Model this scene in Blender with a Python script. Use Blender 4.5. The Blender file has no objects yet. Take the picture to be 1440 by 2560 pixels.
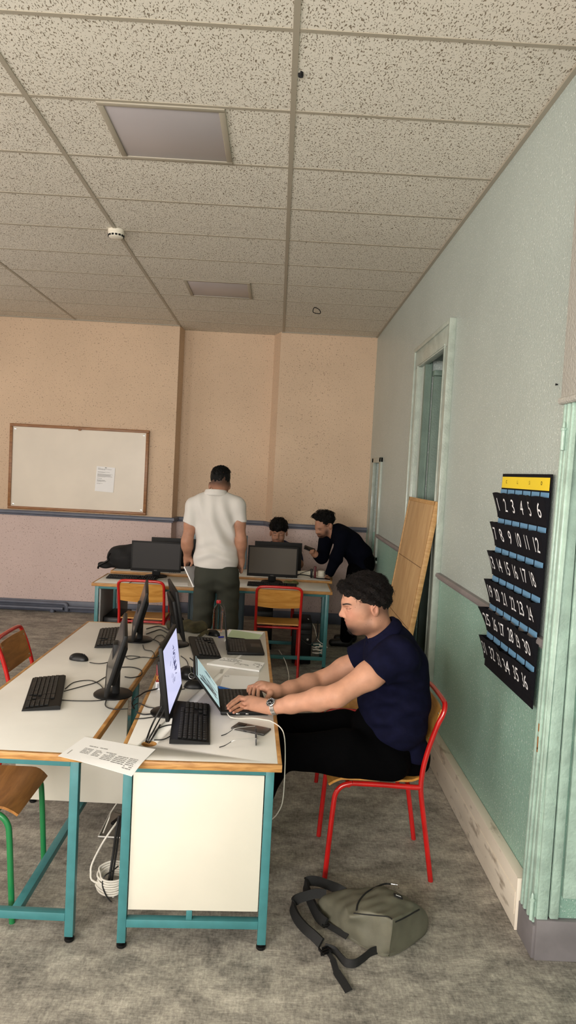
import bpy, bmesh, math, random
import numpy as np
from mathutils import Matrix, Vector
SC = bpy.context.scene
COL = SC.collection
random.seed(4)
RNG = np.random.default_rng(7)

# ------------------------------------------------------------------ camera
CAM_H = 1.78
FPX = 1791.65
YAW, PIT, ROL = 0.0176254, -0.0557498, 0.0525399
_f = np.array([math.sin(YAW)*math.cos(PIT), math.cos(YAW)*math.cos(PIT), math.sin(PIT)])
_r = np.array([math.cos(YAW), -math.sin(YAW), 0.0])
_u = np.cross(_r, _f)
RIGHT = math.cos(ROL)*_r + math.sin(ROL)*_u
UP = -math.sin(ROL)*_r + math.cos(ROL)*_u
FWD = _f
cd = bpy.data.cameras.new('camera')
cam = bpy.data.objects.new('camera', cd); COL.objects.link(cam)
cd.sensor_fit = 'VERTICAL'; cd.sensor_height = 36.0; cd.sensor_width = 36.0*1440/2560
cd.lens = FPX/2560*36.0
cd.clip_start = 0.05; cd.clip_end = 100
m = Matrix.Identity(4)
for i in range(3):
    m[i][0] = RIGHT[i]; m[i][1] = UP[i]; m[i][2] = -FWD[i]
m[2][3] = CAM_H
cam.matrix_world = m
SC.camera = cam

def _ray(x, y): return FWD + RIGHT*(x-720)/FPX - UP*(y-1280)/FPX
def at(x, y, Y):
    """point of the room at depth Y that the photograph shows at pixel x, y"""
    d = _ray(x, y); p = d*Y/d[1]; p[2] += CAM_H; return p
def atz(x, y, z):
    d = _ray(x, y); p = d*(z-CAM_H)/d[2]; p[2] += CAM_H; return p

# ------------------------------------------------------------------ world, daylight, exposure
w = bpy.data.worlds.new('daylight'); SC.world = w; w.use_nodes = True
nt = w.node_tree; nt.nodes.clear()
sky = nt.nodes.new('ShaderNodeTexSky'); sky.sky_type = 'HOSEK_WILKIE'; sky.turbidity = 4
bg = nt.nodes.new('ShaderNodeBackground'); bg.inputs[1].default_value = 0.6
wo = nt.nodes.new('ShaderNodeOutputWorld')
nt.links.new(sky.outputs[0], bg.inputs[0]); nt.links.new(bg.outputs[0], wo.inputs[0])

def window_light(name, loc, target, sx, sy, power, col):
    ld = bpy.data.lights.new(name, 'AREA'); ld.shape = 'RECTANGLE'; ld.size = sx; ld.size_y = sy
    ld.energy = power; ld.color = col
    o = bpy.data.objects.new(name, ld); COL.objects.link(o); o.location = loc
    o.rotation_euler = (Vector(target)-Vector(loc)).to_track_quat('-Z', 'Y').to_euler()
    return o
# daylight entering by the windows behind the camera and along the side of the room
window_light('daylight_rear', (-1.6, -2.35, 2.0), (-1.4, 4, 2.75), 3.6, 1.8, 260, (1.0, 0.97, 0.93))
window_light('daylight_side_near', (-5.02, 0.6, 2.0), (0, 0.9, 2.25), 2.4, 1.8, 110, (1.0, 0.97, 0.94))
window_light('daylight_side_far', (-5.02, 5.3, 2.0), (0, 5.3, 2.0), 2.6, 1.8, 26, (1.0, 0.95, 0.92))

SC.view_settings.view_transform = 'Standard'
SC.view_settings.look = 'None'
SC.view_settings.exposure = 0.55
SC.view_settings.gamma = 1.0
SC.view_settings.use_curve_mapping = False
SC.cycles.use_denoising = True
SC.cycles.max_bounces = 8
SC.cycles.diffuse_bounces = 5
SC.cycles.glossy_bounces = 3
SC.cycles.transmission_bounces = 6
SC.cycles.sample_clamp_indirect = 4.0
SC.cycles.caustics_reflective = False
SC.cycles.caustics_refractive = False

# ------------------------------------------------------------------ helpers: colours, materials
def lin(c): return c/12.92 if c <= 0.04045 else ((c+0.055)/1.055)**2.4
def rgb(r, g, b): return (lin(r/255), lin(g/255), lin(b/255), 1.0)

def mat(name, col, rough=0.5, metal=0.0, var=0.0, vscale=8.0, bump=0.0, bscale=60.0, spec=0.5, coat=0.0, stretch=(1, 1, 1), col2=None, ramp=(0.35, 0.65)):
    m = bpy.data.materials.new(name); m.use_nodes = True
    n = m.node_tree.nodes; l = m.node_tree.links; b = n['Principled BSDF']
    b.inputs['Base Color'].default_value = rgb(*col)
    b.inputs['Roughness'].default_value = rough; b.inputs['Metallic'].default_value = metal
    b.inputs['Specular IOR Level'].default_value = spec
    b.inputs['Coat Weight'].default_value = coat
    tc = n.new('ShaderNodeTexCoord'); mp = n.new('ShaderNodeMapping'); mp.inputs['Scale'].default_value = stretch
    l.new(tc.outputs['Object'], mp.inputs[0])
    if var > 0 or col2:
        t = n.new('ShaderNodeTexNoise'); t.inputs['Scale'].default_value = vscale; t.inputs['Detail'].default_value = 5
        l.new(mp.outputs[0], t.inputs['Vector'])
        r = n.new('ShaderNodeValToRGB'); e = r.color_ramp.elements
        e[0].position, e[1].position = ramp
        if col2: e[0].color = rgb(*col2); e[1].color = rgb(*col)
        else:
            e[0].color = rgb(*[max(0, c*(1-var)) for c in col]); e[1].color = rgb(*[min(255, c*(1+var)) for c in col])
        l.new(t.outputs[0], r.inputs[0]); l.new(r.outputs[0], b.inputs['Base Color'])
    if bump > 0:
        t2 = n.new('ShaderNodeTexNoise'); t2.inputs['Scale'].default_value = bscale; t2.inputs['Detail'].default_value = 4
        l.new(mp.outputs[0], t2.inputs['Vector'])
        bp = n.new('ShaderNodeBump'); bp.inputs['Strength'].default_value = bump; bp.inputs['Distance'].default_value = 0.01
        l.new(t2.outputs[0], bp.inputs['Height']); l.new(bp.outputs[0], b.inputs['Normal'])
    return m

def node(n, t, **kw):
    x = n.new(t)
    for k, v in kw.items():
        if k in x.inputs.keys(): x.inputs[k].default_value = v
        else: setattr(x, k, v)
    return x

def emit_mat(name, col, strength, col2=None):
    m = bpy.data.materials.new(name); m.use_nodes = True
    b = m.node_tree.nodes['Principled BSDF']
    b.inputs['Base Color'].default_value = (0.01, 0.01, 0.012, 1); b.inputs['Roughness'].default_value = 0.25
    b.inputs['Emission Color'].default_value = rgb(*col); b.inputs['Emission Strength'].default_value = strength
    return m

def plaster(name, top, low, split, rough, bump, bscale, speck, speck_col, speck_scale=90, glint=0.0):
    """two-tone painted rough plaster: one paint above the dado line and one below"""
    m = bpy.data.materials.new(name); m.use_nodes = True
    n = m.node_tree.nodes; l = m.node_tree.links; b = n['Principled BSDF']
    g = n.new('ShaderNodeNewGeometry'); sx = n.new('ShaderNodeSeparateXYZ'); l.new(g.outputs['Position'], sx.inputs[0])
    gt = node(n, 'ShaderNodeMath', operation='GREATER_THAN'); gt.inputs[1].default_value = split; l.new(sx.outputs[2], gt.inputs[0])
    mx = node(n, 'ShaderNodeMix', data_type='RGBA'); mx.inputs[6].default_value = rgb(*low); mx.inputs[7].default_value = rgb(*top)
    l.new(gt.outputs[0], mx.inputs[0])
    # large soft uneven paint
    t0 = node(n, 'ShaderNodeTexNoise', Scale=1.6, Detail=4.0); l.new(g.outputs['Position'], t0.inputs['Vector'])
    hv = node(n, 'ShaderNodeHueSaturation'); mr = node(n, 'ShaderNodeMapRange'); mr.inputs[3].default_value = 0.86; mr.inputs[4].default_value = 1.12
    l.new(t0.outputs[0], mr.inputs[0]); l.new(mr.outputs[0], hv.inputs['Value']); l.new(mx.outputs[2], hv.inputs['Color'])
    # small specks of the crust; on green they paint glints into the colour
    t1 = node(n, 'ShaderNodeTexNoise', Scale=speck_scale, Detail=2.0); l.new(g.outputs['Position'], t1.inputs['Vector'])
    r1 = n.new('ShaderNodeValToRGB'); r1.color_ramp.elements[0].position = 0.62; r1.color_ramp.elements[1].position = 0.70
    l.new(t1.outputs[0], r1.inputs[0])
    sm = node(n, 'ShaderNodeMath', operation='MULTIPLY'); sm.inputs[1].default_value = speck; l.new(r1.outputs[0], sm.inputs[0])
    m2 = node(n, 'ShaderNodeMix', data_type='RGBA'); m2.inputs[7].default_value = rgb(*speck_col)
    l.new(sm.outputs[0], m2.inputs[0]); l.new(hv.outputs[0], m2.inputs[6])
    l.new(m2.outputs[2], b.inputs['Base Color'])
    b.inputs['Roughness'].default_value = rough
    t2 = node(n, 'ShaderNodeTexNoise', Scale=bscale, Detail=3.0); l.new(g.outputs['Position'], t2.inputs['Vector'])
    bp = node(n, 'ShaderNodeBump', Strength=bump, Distance=0.01); l.new(t2.outputs[0], bp.inputs['Height']); l.new(bp.outputs[0], b.inputs['Normal'])
    if glint > 0: b.inputs['Coat Weight'].default_value = glint; b.inputs['Coat Roughness'].default_value = 0.18; l.new(bp.outputs[0], b.inputs['Coat Normal'])
    return m

def floor_mat():
    m = bpy.data.materials.new('worn_vinyl'); m.use_nodes = True
    n = m.node_tree.nodes; l = m.node_tree.links; b = n['Principled BSDF']
    g = n.new('ShaderNodeNewGeometry')
    mp = n.new('ShaderNodeMapping'); mp.inputs['Scale'].default_value = (1.0, 1.5, 1); l.new(g.outputs['Position'], mp.inputs[0])
    a = node(n, 'ShaderNodeTexNoise', Scale=4.5, Detail=12.0, Roughness=0.78, Distortion=0.2); l.new(mp.outputs[0], a.inputs['Vector'])
    mp2 = n.new('ShaderNodeMapping'); mp2.inputs['Scale'].default_value = (4.0, 1.0, 1); l.new(g.outputs['Position'], mp2.inputs[0])
    c = node(n, 'ShaderNodeTexNoise', Scale=26.0, Detail=8.0, Roughness=0.8); l.new(mp2.outputs[0], c.inputs['Vector'])
    mp3 = n.new('ShaderNodeMapping'); mp3.inputs['Scale'].default_value = (1.0, 4.5, 1); l.new(g.outputs['Position'], mp3.inputs[0])
    d = node(n, 'ShaderNodeTexNoise', Scale=30.0, Detail=8.0, Roughness=0.78); l.new(mp3.outputs[0], d.inputs['Vector'])
    s1 = node(n, 'ShaderNodeMath', operation='ADD'); l.new(c.outputs[0], s1.inputs[0]); l.new(d.outputs[0], s1.inputs[1])
    s2 = node(n, 'ShaderNodeMath', operation='MULTIPLY'); s2.inputs[1].default_value = 0.27; l.new(s1.outputs[0], s2.inputs[0])
    s3 = node(n, 'ShaderNodeMath', operation='MULTIPLY'); s3.inputs[1].default_value = 0.50; l.new(a.outputs[0], s3.inputs[0])
    s4 = node(n, 'ShaderNodeMath', operation='ADD'); l.new(s2.outputs[0], s4.inputs[0]); l.new(s3.outputs[0], s4.inputs[1])
    r = n.new('ShaderNodeValToRGB'); e = r.color_ramp.elements
    e[0].position = 0.40; e[0].color = rgb(66, 63, 60); e[1].position = 0.64; e[1].color = rgb(208, 202, 190)
    x = e.new(0.50); x.color = rgb(136, 131, 123); x = e.new(0.56); x.color = rgb(168, 162, 151)
    l.new(s4.outputs[0], r.inputs[0]); l.new(r.outputs[0], b.inputs['Base Color'])
    b.inputs['Roughness'].default_value = 0.55; b.inputs['Specular IOR Level'].default_value = 0.35
    return m

def ceil_mat():
    m = bpy.data.materials.new('fissured_tile'); m.use_nodes = True
    n = m.node_tree.nodes; l = m.node_tree.links; b = n['Principled BSDF']
    g = n.new('ShaderNodeNewGeometry')
    dn = node(n, 'ShaderNodeTexNoise', Scale=14.0, Detail=2.0); l.new(g.outputs['Position'], dn.inputs['Vector'])
    av = node(n, 'ShaderNodeMix', data_type='VECTOR'); av.inputs[0].default_value = 0.035
    l.new(g.outputs['Position'], av.inputs[4]); l.new(dn.outputs[1], av.inputs[5])
    mp = n.new('ShaderNodeMapping'); mp.inputs['Scale'].default_value = (1.0, 0.42, 1.0); l.new(av.outputs[1], mp.inputs[0])
    a = node(n, 'ShaderNodeTexNoise', Scale=185.0, Detail=1.2, Roughness=0.5); l.new(mp.outputs[0], a.inputs['Vector'])
    r = n.new('ShaderNodeValToRGB'); e = r.color_ramp.elements; e[0].position = 0.585; e[0].color = (0, 0, 0, 1); e[1].position = 0.65; e[1].color = (1, 1, 1, 1)
    l.new(a.outputs[0], r.inputs[0])
    big = node(n, 'ShaderNodeTexNoise', Scale=1.1, Detail=3.0); l.new(g.outputs['Position'], big.inputs['Vector'])
    rb = n.new('ShaderNodeValToRGB'); rb.color_ramp.elements[0].color = rgb(216, 210, 197); rb.color_ramp.elements[1].color = rgb(230, 225, 213)
    l.new(big.outputs[0], rb.inputs[0])
    mx = node(n, 'ShaderNodeMix', data_type='RGBA'); mx.inputs[7].default_value = rgb(128, 116, 99)
    l.new(r.outputs[0], mx.inputs[0]); l.new(rb.outputs[0], mx.inputs[6]); l.new(mx.outputs[2], b.inputs['Base Color'])
    b.inputs['Roughness'].default_value = 0.9; b.inputs['Specular IOR Level'].default_value = 0.1
    inv = node(n, 'ShaderNodeMath', operation='SUBTRACT'); inv.inputs[0].default_value = 1.0; l.new(r.outputs[0], inv.inputs[1])
    bp = node(n, 'ShaderNodeBump', Strength=0.5, Distance=0.004); l.new(inv.outputs[0], bp.inputs['Height']); l.new(bp.outputs[0], b.inputs['Normal'])
    return m

def wood_mat(name, c1, c2, stretch=(1, 14, 14), rough=0.4, scale=3.0):
    m = bpy.data.materials.new(name); m.use_nodes = True
    n = m.node_tree.nodes; l = m.node_tree.links; b = n['Principled BSDF']
    tc = n.new('ShaderNodeTexCoord'); mp = n.new('ShaderNodeMapping'); mp.inputs['Scale'].default_value = stretch; l.new(tc.outputs['Object'], mp.inputs[0])
    t = node(n, 'ShaderNodeTexNoise', Scale=scale, Detail=6.0, Roughness=0.6, Distortion=0.6); l.new(mp.outputs[0], t.inputs['Vector'])
    r = n.new('ShaderNodeValToRGB'); e = r.color_ramp.elements; e[0].position = 0.36; e[1].position = 0.64
    e[0].color = rgb(*c1); e[1].color = rgb(*c2); l.new(t.outputs[0], r.inputs[0]); l.new(r.outputs[0], b.inputs['Base Color'])
    b.inputs['Roughness'].default_value = rough
    return m

def tint_mat(name, base, dark, rough=0.55, bump=0.12, bscale=350, sss=0.0, blush=None):
    """a surface whose own colour changes over it (stubble, lips): attribute 'tint' mixes in the second colour"""
    m = bpy.data.materials.new(name); m.use_nodes = True
    n = m.node_tree.nodes; l = m.node_tree.links; b = n['Principled BSDF']
    tc = n.new('ShaderNodeTexCoord')
    t = node(n, 'ShaderNodeTexNoise', Scale=22.0, Detail=4.0); l.new(tc.outputs['Object'], t.inputs['Vector'])
    r = n.new('ShaderNodeValToRGB'); e = r.color_ramp.elements; e[0].position = 0.3; e[1].position = 0.7
    e[0].color = rgb(*[c*0.93 for c in base]); e[1].color = rgb(*[min(255, c*1.04) for c in base]); l.new(t.outputs[0], r.inputs[0])
    a = n.new('ShaderNodeAttribute'); a.attribute_name = 'tint'
    mx = node(n, 'ShaderNodeMix', data_type='RGBA'); l.new(a.outputs['Fac'], mx.inputs[0]); l.new(r.outputs[0], mx.inputs[6]); mx.inputs[7].default_value = rgb(*dark)
    out = mx.outputs[2]
    if blush:
        a2 = n.new('ShaderNodeAttribute'); a2.attribute_name = 'blush'
        m3 = node(n, 'ShaderNodeMix', data_type='RGBA'); l.new(a2.outputs['Fac'], m3.inputs[0]); l.new(out, m3.inputs[6]); m3.inputs[7].default_value = rgb(*blush)
        out = m3.outputs[2]
    l.new(out, b.inputs['Base Color']); b.inputs['Roughness'].default_value = rough
    b.inputs['Specular IOR Level'].default_value = 0.35
    t2 = node(n, 'ShaderNodeTexNoise', Scale=bscale, Detail=2.0); l.new(tc.outputs['Object'], t2.inputs['Vector'])
    bp = node(n, 'ShaderNodeBump', Strength=bump, Distance=0.002); l.new(t2.outputs[0], bp.inputs['Height']); l.new(bp.outputs[0], b.inputs['Normal'])
    return m

# ------------------------------------------------------------------ helpers: objects
def tag(o, label, cat, group=None, kind=None):
    o['label'] = label; o['category'] = cat
    if group: o['group'] = group
    if kind: o['kind'] = kind
    return o
def thing(name, label, cat, loc=(0, 0, 0), rz=0.0, group=None):
    o = bpy.data.objects.new(name, None); COL.objects.link(o); o.location = loc; o.rotation_euler = (0, 0, rz)
    o.empty_display_size = 0.05
    return tag(o, label, cat, group)
def copy_tree(o, parent=None):
    c = o.copy(); COL.objects.link(c)
    if parent: c.parent = parent
    for ch in list(o.children): copy_tree(ch, c)
    return c
def link_mesh(name, me, mats, parent=None):
    o = bpy.data.objects.new(name, me); COL.objects.link(o)
    for x in (mats if isinstance(mats, (list, tuple)) else [mats]): me.materials.append(x)
    if parent: o.parent = parent
    return o

class MB:
    """collects shapes into one mesh"""
    def __init__(s): s.v = []; s.f = []; s.mi = []; s.sm = []; s.n = 0
    def add(s, vs, fs, mi=0, M=None, sm=True):
        vs = np.asarray(vs, float).reshape(-1, 3)
        if M is not None:
            M = np.array(M); vs = vs @ M[:3, :3].T + M[:3, 3]
        s.v.append(vs); s.f += [tuple(i+s.n for i in f) for f in fs]; s.mi += [mi]*len(fs); s.sm += [sm]*len(fs); s.n += len(vs); return s
    def bm(s, b, mi=0, M=None):
        b.verts.index_update()
        return s.add([v.co[:] for v in b.verts], [[v.index for v in f.verts] for f in b.faces], mi, M, False)
    def box(s, c, d, bev=0.0, seg=2, rz=0.0, R=None, mi=0):
        b = bmesh.new(); bmesh.ops.create_cube(b, size=1.0)
        for v in b.verts: v.co = Vector((v.co.x*d[0], v.co.y*d[1], v.co.z*d[2]))
        if bev > 0: bmesh.ops.bevel(b, geom=b.edges[:], offset=min(bev, min(d)*0.49), segments=seg, affect='EDGES', profile=0.5)
        M = np.eye(4); 
        if R is not None: M[:3, :3] = R
        elif rz: M[:3, :3] = [[math.cos(rz), -math.sin(rz), 0], [math.sin(rz), math.cos(rz), 0], [0, 0, 1]]
        M[:3, 3] = c
        s.bm(b, mi, M); b.free(); return s
    def box2(s, lo, hi, bev=0.0, mi=0):
        lo = np.array(lo, float); hi = np.array(hi, float); return s.box((lo+hi)/2, hi-lo, bev, mi=mi)
    def tube(s, pts, r, n=10, closed=False, mi=0, cap=True, flat=None):
        P = np.array(pts, float); N = len(P)
        rr = np.full(N, r) if np.isscalar(r) else np.array(r, float)
        T = np.zeros_like(P)
        for i in range(N):
            if closed: T[i] = P[(i+1) % N]-P[i-1]
            else: T[i] = P[min(i+1, N-1)]-P[max(i-1, 0)]
            T[i] /= (np.linalg.norm(T[i])+1e-12)
        a = np.array([0, 0, 1.0]) if abs(T[0][2]) < 0.9 else np.array([1.0, 0, 0])
        U = np.cross(T[0], a); U /= np.linalg.norm(U)
        vs = []; fs = []
        for i in range(N):
            U = U-T[i]*(U@T[i]); U /= (np.linalg.norm(U)+1e-12); W = np.cross(T[i], U)
            for k in range(n):
                t = 2*math.pi*k/n
                vs.append(P[i]+rr[i]*(math.cos(t)*U+math.sin(t)*W))
        M = N if closed else N-1
        for i in range(M):
            j = (i+1) % N
            for k in range(n):
                k2 = (k+1) % n
                fs.append((i*n+k, i*n+k2, j*n+k2, j*n+k))
        if not closed and cap:
            fs.append(tuple(range(n-1, -1, -1))); fs.append(tuple((N-1)*n+k for k in range(n)))
        return s.add(vs, fs, mi)
    def ribbon(s, pts, wdir, wid, th, mi=0):
        """flat strap through pts; wdir gives the width direction at each point"""
        P = np.array(pts, float); N = len(P); vs = []; fs = []
        for i in range(N):
            t = P[min(i+1, N-1)]-P[max(i-1, 0)]; t /= np.linalg.norm(t)
            d = np.array(wdir[i] if np.ndim(wdir) == 2 else wdir, float); d = d-t*(d@t); d /= np.linalg.norm(d)
            nn = np.cross(t, d); ww = wid if np.isscalar(wid) else wid[i]
            for a, b in ((-1, -1), (1, -1), (1, 1), (-1, 1)): vs.append(P[i]+d*a*ww/2+nn*b*th/2)
        for i in range(N-1):
            for k in range(4):
                k2 = (k+1) % 4; fs.append((i*4+k, i*4+k2, i*4+4+k2, i*4+4+k))
        fs.append((3, 2, 1, 0)); e = (N-1)*4; fs.append((e, e+1, e+2, e+3))
        return s.add(vs, fs, mi)
    def prism(s, poly, z0, z1, mi=0, M=None):
        n = len(poly); vs = [(x, y, z0) for x, y in poly]+[(x, y, z1) for x, y in poly]
        fs = [tuple(range(n-1, -1, -1)), tuple(range(n, 2*n))]+[(i, (i+1) % n, n+(i+1) % n, n+i) for i in range(n)]
        return s.add(vs, fs, mi, M)
    def lathe(s, prof, n=24, M=None, mi=0):
        vs = []; fs = []
        for r, z in prof:
            for k in range(n): vs.append((r*math.cos(2*math.pi*k/n), r*math.sin(2*math.pi*k/n), z))
        for i in range(len(prof)-1):
            for k in range(n):
                k2 = (k+1) % n; fs.append((i*n+k, i*n+k2, i*n+n+k2, i*n+n+k))
        if prof[0][0] > 1e-6: fs.append(tuple(range(n-1, -1, -1)))
        if prof[-1][0] > 1e-6: e = (len(prof)-1)*n; fs.append(tuple(e+k for k in range(n)))
        return s.add(vs, fs, mi, M)
    def grid(s, fn, nu, nv, mi=0):
        vs = [fn(i/(nu-1), j/(nv-1)) for i in range(nu) for j in range(nv)]
        fs = [(i*nv+j, (i+1)*nv+j, (i+1)*nv+j+1, i*nv+j+1) for i in range(nu-1) for j in range(nv-1)]
        return s.add(vs, fs, mi)
    def sheet(s, fn, nu, nv, th, mi=0):
        """a curved sheet with real thickness: fn(u,v) gives the middle surface"""
        G = np.array([[fn(i/(nu-1), j/(nv-1)) for j in range(nv)] for i in range(nu)], float)
        du = np.gradient(G, axis=0); dv = np.gradient(G, axis=1); nn = np.cross(du, dv); nn /= (np.linalg.norm(nn, axis=2, keepdims=True)+1e-12)
        A = (G+nn*th/2).reshape(-1, 3); B = (G-nn*th/2).reshape(-1, 3); o = nu*nv; fs = []
        for i in range(nu-1):
            for j in range(nv-1):
                q = (i*nv+j, (i+1)*nv+j, (i+1)*nv+j+1, i*nv+j+1); fs.append(q); fs.append(tuple(o+k for k in reversed(q)))
        for i in range(nu-1):
            for j, rev in ((0, 1), (nv-1, 0)):
                a, b = i*nv+j, (i+1)*nv+j; q = (a, b, o+b, o+a); fs.append(q[::-1] if not rev else q)
        for j in range(nv-1):
            for i, rev in ((0, 0), (nu-1, 1)):
                a, b = i*nv+j, i*nv+j+1; q = (a, b, o+b, o+a); fs.append(q[::-1] if not rev else q)
        return s.add(np.vstack([A, B]), fs, mi)
    def build(s, name, mats, parent=None, smooth=35, off=None):
        me = bpy.data.meshes.new(name)
        V = np.vstack(s.v)
        if off is not None: V = V-np.array(off)
        me.from_pydata(V.tolist(), [], s.f); me.update()
        o = link_mesh(name, me, mats, parent)
        me.polygons.foreach_set('material_index', s.mi)
        bb = bmesh.new(); bb.from_mesh(me); bmesh.ops.recalc_face_normals(bb, faces=bb.faces[:]); bb.to_mesh(me); bb.free()
        if smooth:
            me.polygons.foreach_set('use_smooth', s.sm)
            me.set_sharp_from_angle(angle=math.radians(smooth))
        return o

def spline(pts, n=8, closed=False):
    P = np.array(pts, float); N = len(P); out = []
    g = (lambda i: P[i % N]) if closed else (lambda i: P[min(max(i, 0), N-1)])
    for i in range(N if closed else N-1):
        a, b, c, d = g(i-1), g(i), g(i+1), g(i+2)
        for k in range(n):
            t = k/n
            out.append(0.5*((2*b)+(-a+c)*t+(2*a-5*b+4*c-d)*t*t+(-a+3*b-3*c+d)*t**3))
    if not closed: out.append(P[-1])
    return np.array(out)

def wire(name, pts, r, m, parent=None, n=8, off=None):
    return MB().tube(spline(pts, 8), r, n=n).build(name, m, parent, off=off)

_tc = {}
def text_geo(s, size=1.0):
    """flat lettering: verts (x right, y up), faces, from Blender's own font"""
    if s not in _tc:
        cu = bpy.data.curves.new('t', 'FONT'); cu.body = s; cu.align_x = 'CENTER'; cu.align_y = 'CENTER'; cu.resolution_u = 3
        o = bpy.data.objects.new('t', cu); COL.objects.link(o); bpy.context.view_layer.update()
        me = bpy.data.meshes.new_from_object(o.evaluated_get(bpy.context.evaluated_depsgraph_get()))
        bb = bmesh.new(); bb.from_mesh(me); bmesh.ops.triangulate(bb, faces=bb.faces[:])
        for lim in (0.24, 0.12):
            lg = [e for e in bb.edges if e.calc_length() > lim]
            if lg: bmesh.ops.subdivide_edges(bb, edges=lg, cuts=2); bmesh.ops.triangulate(bb, faces=[f for f in bb.faces if len(f.verts) > 3])
        bb.verts.index_update()
        _tc[s] = (np.array([v.co[:] for v in bb.verts]), [tuple(v.index for v in f.verts) for f in bb.faces]); bb.free()
        bpy.data.objects.remove(o); bpy.data.curves.remove(cu); bpy.data.meshes.remove(me)
    v, f = _tc[s]
    return v*size, f

# ------------------------------------------------------------------ helpers: distance-field modelling for bodies and soft things
class Vol:
    def __init__(s, lo, hi, h):
        s.lo = np.array(lo, float); s.h = h
        s.n = np.ceil((np.array(hi)-s.lo)/h).astype(int)+1
        s.ax = [(s.lo[i]+h*np.arange(s.n[i])).astype(np.float32) for i in range(3)]
        s.d = np.full(tuple(s.n), 10.0, np.float32)
    def sub(s, lo, hi):
        a = np.clip(np.floor((np.array(lo)-s.lo)/s.h).astype(int), 0, s.n); b = np.clip(np.ceil((np.array(hi)-s.lo)/s.h).astype(int)+1, 0, s.n)
        sl = tuple(slice(a[i], b[i]) for i in range(3))
        return sl, s.ax[0][sl[0]][:, None, None], s.ax[1][sl[1]][None, :, None], s.ax[2][sl[2]][None, None, :]
    def _comb(s, sl, e, k, op):
        d = s.d[sl]
        if op == 'sub': 
            e = -e
            hh = np.maximum(k-np.abs(d-e), 0)/k if k > 0 else 0
            s.d[sl] = np.maximum(d, e)+hh*hh*k/4
        else:
            hh = np.maximum(k-np.abs(d-e), 0)/k if k > 0 else 0
            s.d[sl] = np.minimum(d, e)-hh*hh*k/4
    def cone(s, a, b, ra, rb, k=0.02, op='add', flat=None):
        a = np.array(a, float); b = np.array(b, float); m = k+3*s.h
        sl, x, y, z = s.sub(np.minimum(a-ra, b-rb)-m, np.maximum(a+ra, b+rb)+m)
        if 0 in s.d[sl].shape: return s
        d = b-a; L = max(d@d, 1e-12)
        px, py, pz = x-a[0], y-a[1], z-a[2]
        t = np.clip((px*d[0]+py*d[1]+pz*d[2])/L, 0, 1)
        e = np.sqrt((px-t*d[0])**2+(py-t*d[1])**2+(pz-t*d[2])**2)-(ra+(rb-ra)*t)
        s._comb(sl, e.astype(np.float32), k, op); return s
    def chain(s, pts, rs, k=0.02):
        for i in range(len(pts)-1): s.cone(pts[i], pts[i+1], rs[i], rs[i+1], k)
        return s
    def ell(s, c, r, k=0.02, R=None, op='add'):
        c = np.array(c, float); r = np.array(r, float) if np.ndim(r) else np.array([r, r, r], float); m = k+3*s.h; q = max(r)+m
        ext = r+m if R is None else np.abs(np.array(R))@r+m
        sl, x, y, z = s.sub(c-ext, c+ext)
        if 0 in s.d[sl].shape: return s
        px, py, pz = x-c[0], y-c[1], z-c[2]
        if R is not None:
            R = np.array(R); px, py, pz = (R[0, i]*px+R[1, i]*py+R[2, i]*pz for i in range(3))
        k0 = np.sqrt((px/r[0])**2+(py/r[1])**2+(pz/r[2])**2); k1 = np.sqrt((px/r[0]**2)**2+(py/r[1]**2)**2+(pz/r[2]**2)**2)+1e-9
        s._comb(sl, (k0*(k0-1)/k1).astype(np.float32), k, op); return s
    def rbox(s, c, hd, r, k=0.02, R=None, op='add'):
        c = np.array(c, float); hd = np.array(hd, float); m = k+3*s.h
        ext = hd+m if R is None else np.abs(np.array(R))@hd+m
        sl, x, y, z = s.sub(c-ext, c+ext)
        if 0 in s.d[sl].shape: return s
        px, py, pz = x-c[0], y-c[1], z-c[2]
        if R is not None:
            R = np.array(R); px, py, pz = (R[0, i]*px+R[1, i]*py+R[2, i]*pz for i in range(3))
        qx, qy, qz = np.abs(px)-(hd[0]-r), np.abs(py)-(hd[1]-r), np.abs(pz)-(hd[2]-r)
        e = np.sqrt(np.maximum(qx, 0)**2+np.maximum(qy, 0)**2+np.maximum(qz, 0)**2)+np.minimum(np.maximum(qx, np.maximum(qy, qz)), 0)-r
        s._comb(sl, e.astype(np.float32), k, op); return s
    def clip(s, c, nrm, box=None, k=0.0):
        """cut away what lies on the side nrm points to (inside box = (lo, hi) when given)"""
        nrm = np.array(nrm, float); nrm /= np.linalg.norm(nrm); c = np.array(c, float)
        lo, hi = box if box is not None else (s.lo, s.lo+s.h*s.n)
        sl, x, y, z = s.sub(lo, hi)
        e = (x-c[0])*nrm[0]+(y-c[1])*nrm[1]+(z-c[2])*nrm[2]
        d = s.d[sl]; e = np.broadcast_to(e, d.shape)
        if k > 0:
            hh = np.maximum(k-np.abs(d-e), 0)/k; s.d[sl] = np.maximum(d, e)+hh*hh*k/4
        else: s.d[sl] = np.maximum(d, e)
        return s
    def merge(s, o, k=0.02):
        a, b = s.d, o.d; hh = np.maximum(k-np.abs(a-b), 0)/k; s.d = np.minimum(a, b)-hh*hh*k/4; return s
    def like(s): 
        o = Vol.__new__(Vol); o.lo, o.h, o.n, o.ax = s.lo, s.h, s.n, s.ax; o.d = np.full(tuple(s.n), 10.0, np.float32); return o
    def val(s, p):
        q = (np.array(p, float)-s.lo)/s.h; i = np.clip(np.floor(q).astype(int), 0, s.n-2); t = q-i; r = 0
        for a in (0, 1):
            for b in (0, 1):
                for c in (0, 1): r += s.d[i[0]+a, i[1]+b, i[2]+c]*(t[0] if a else 1-t[0])*(t[1] if b else 1-t[1])*(t[2] if c else 1-t[2])
        return float(r)
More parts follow.
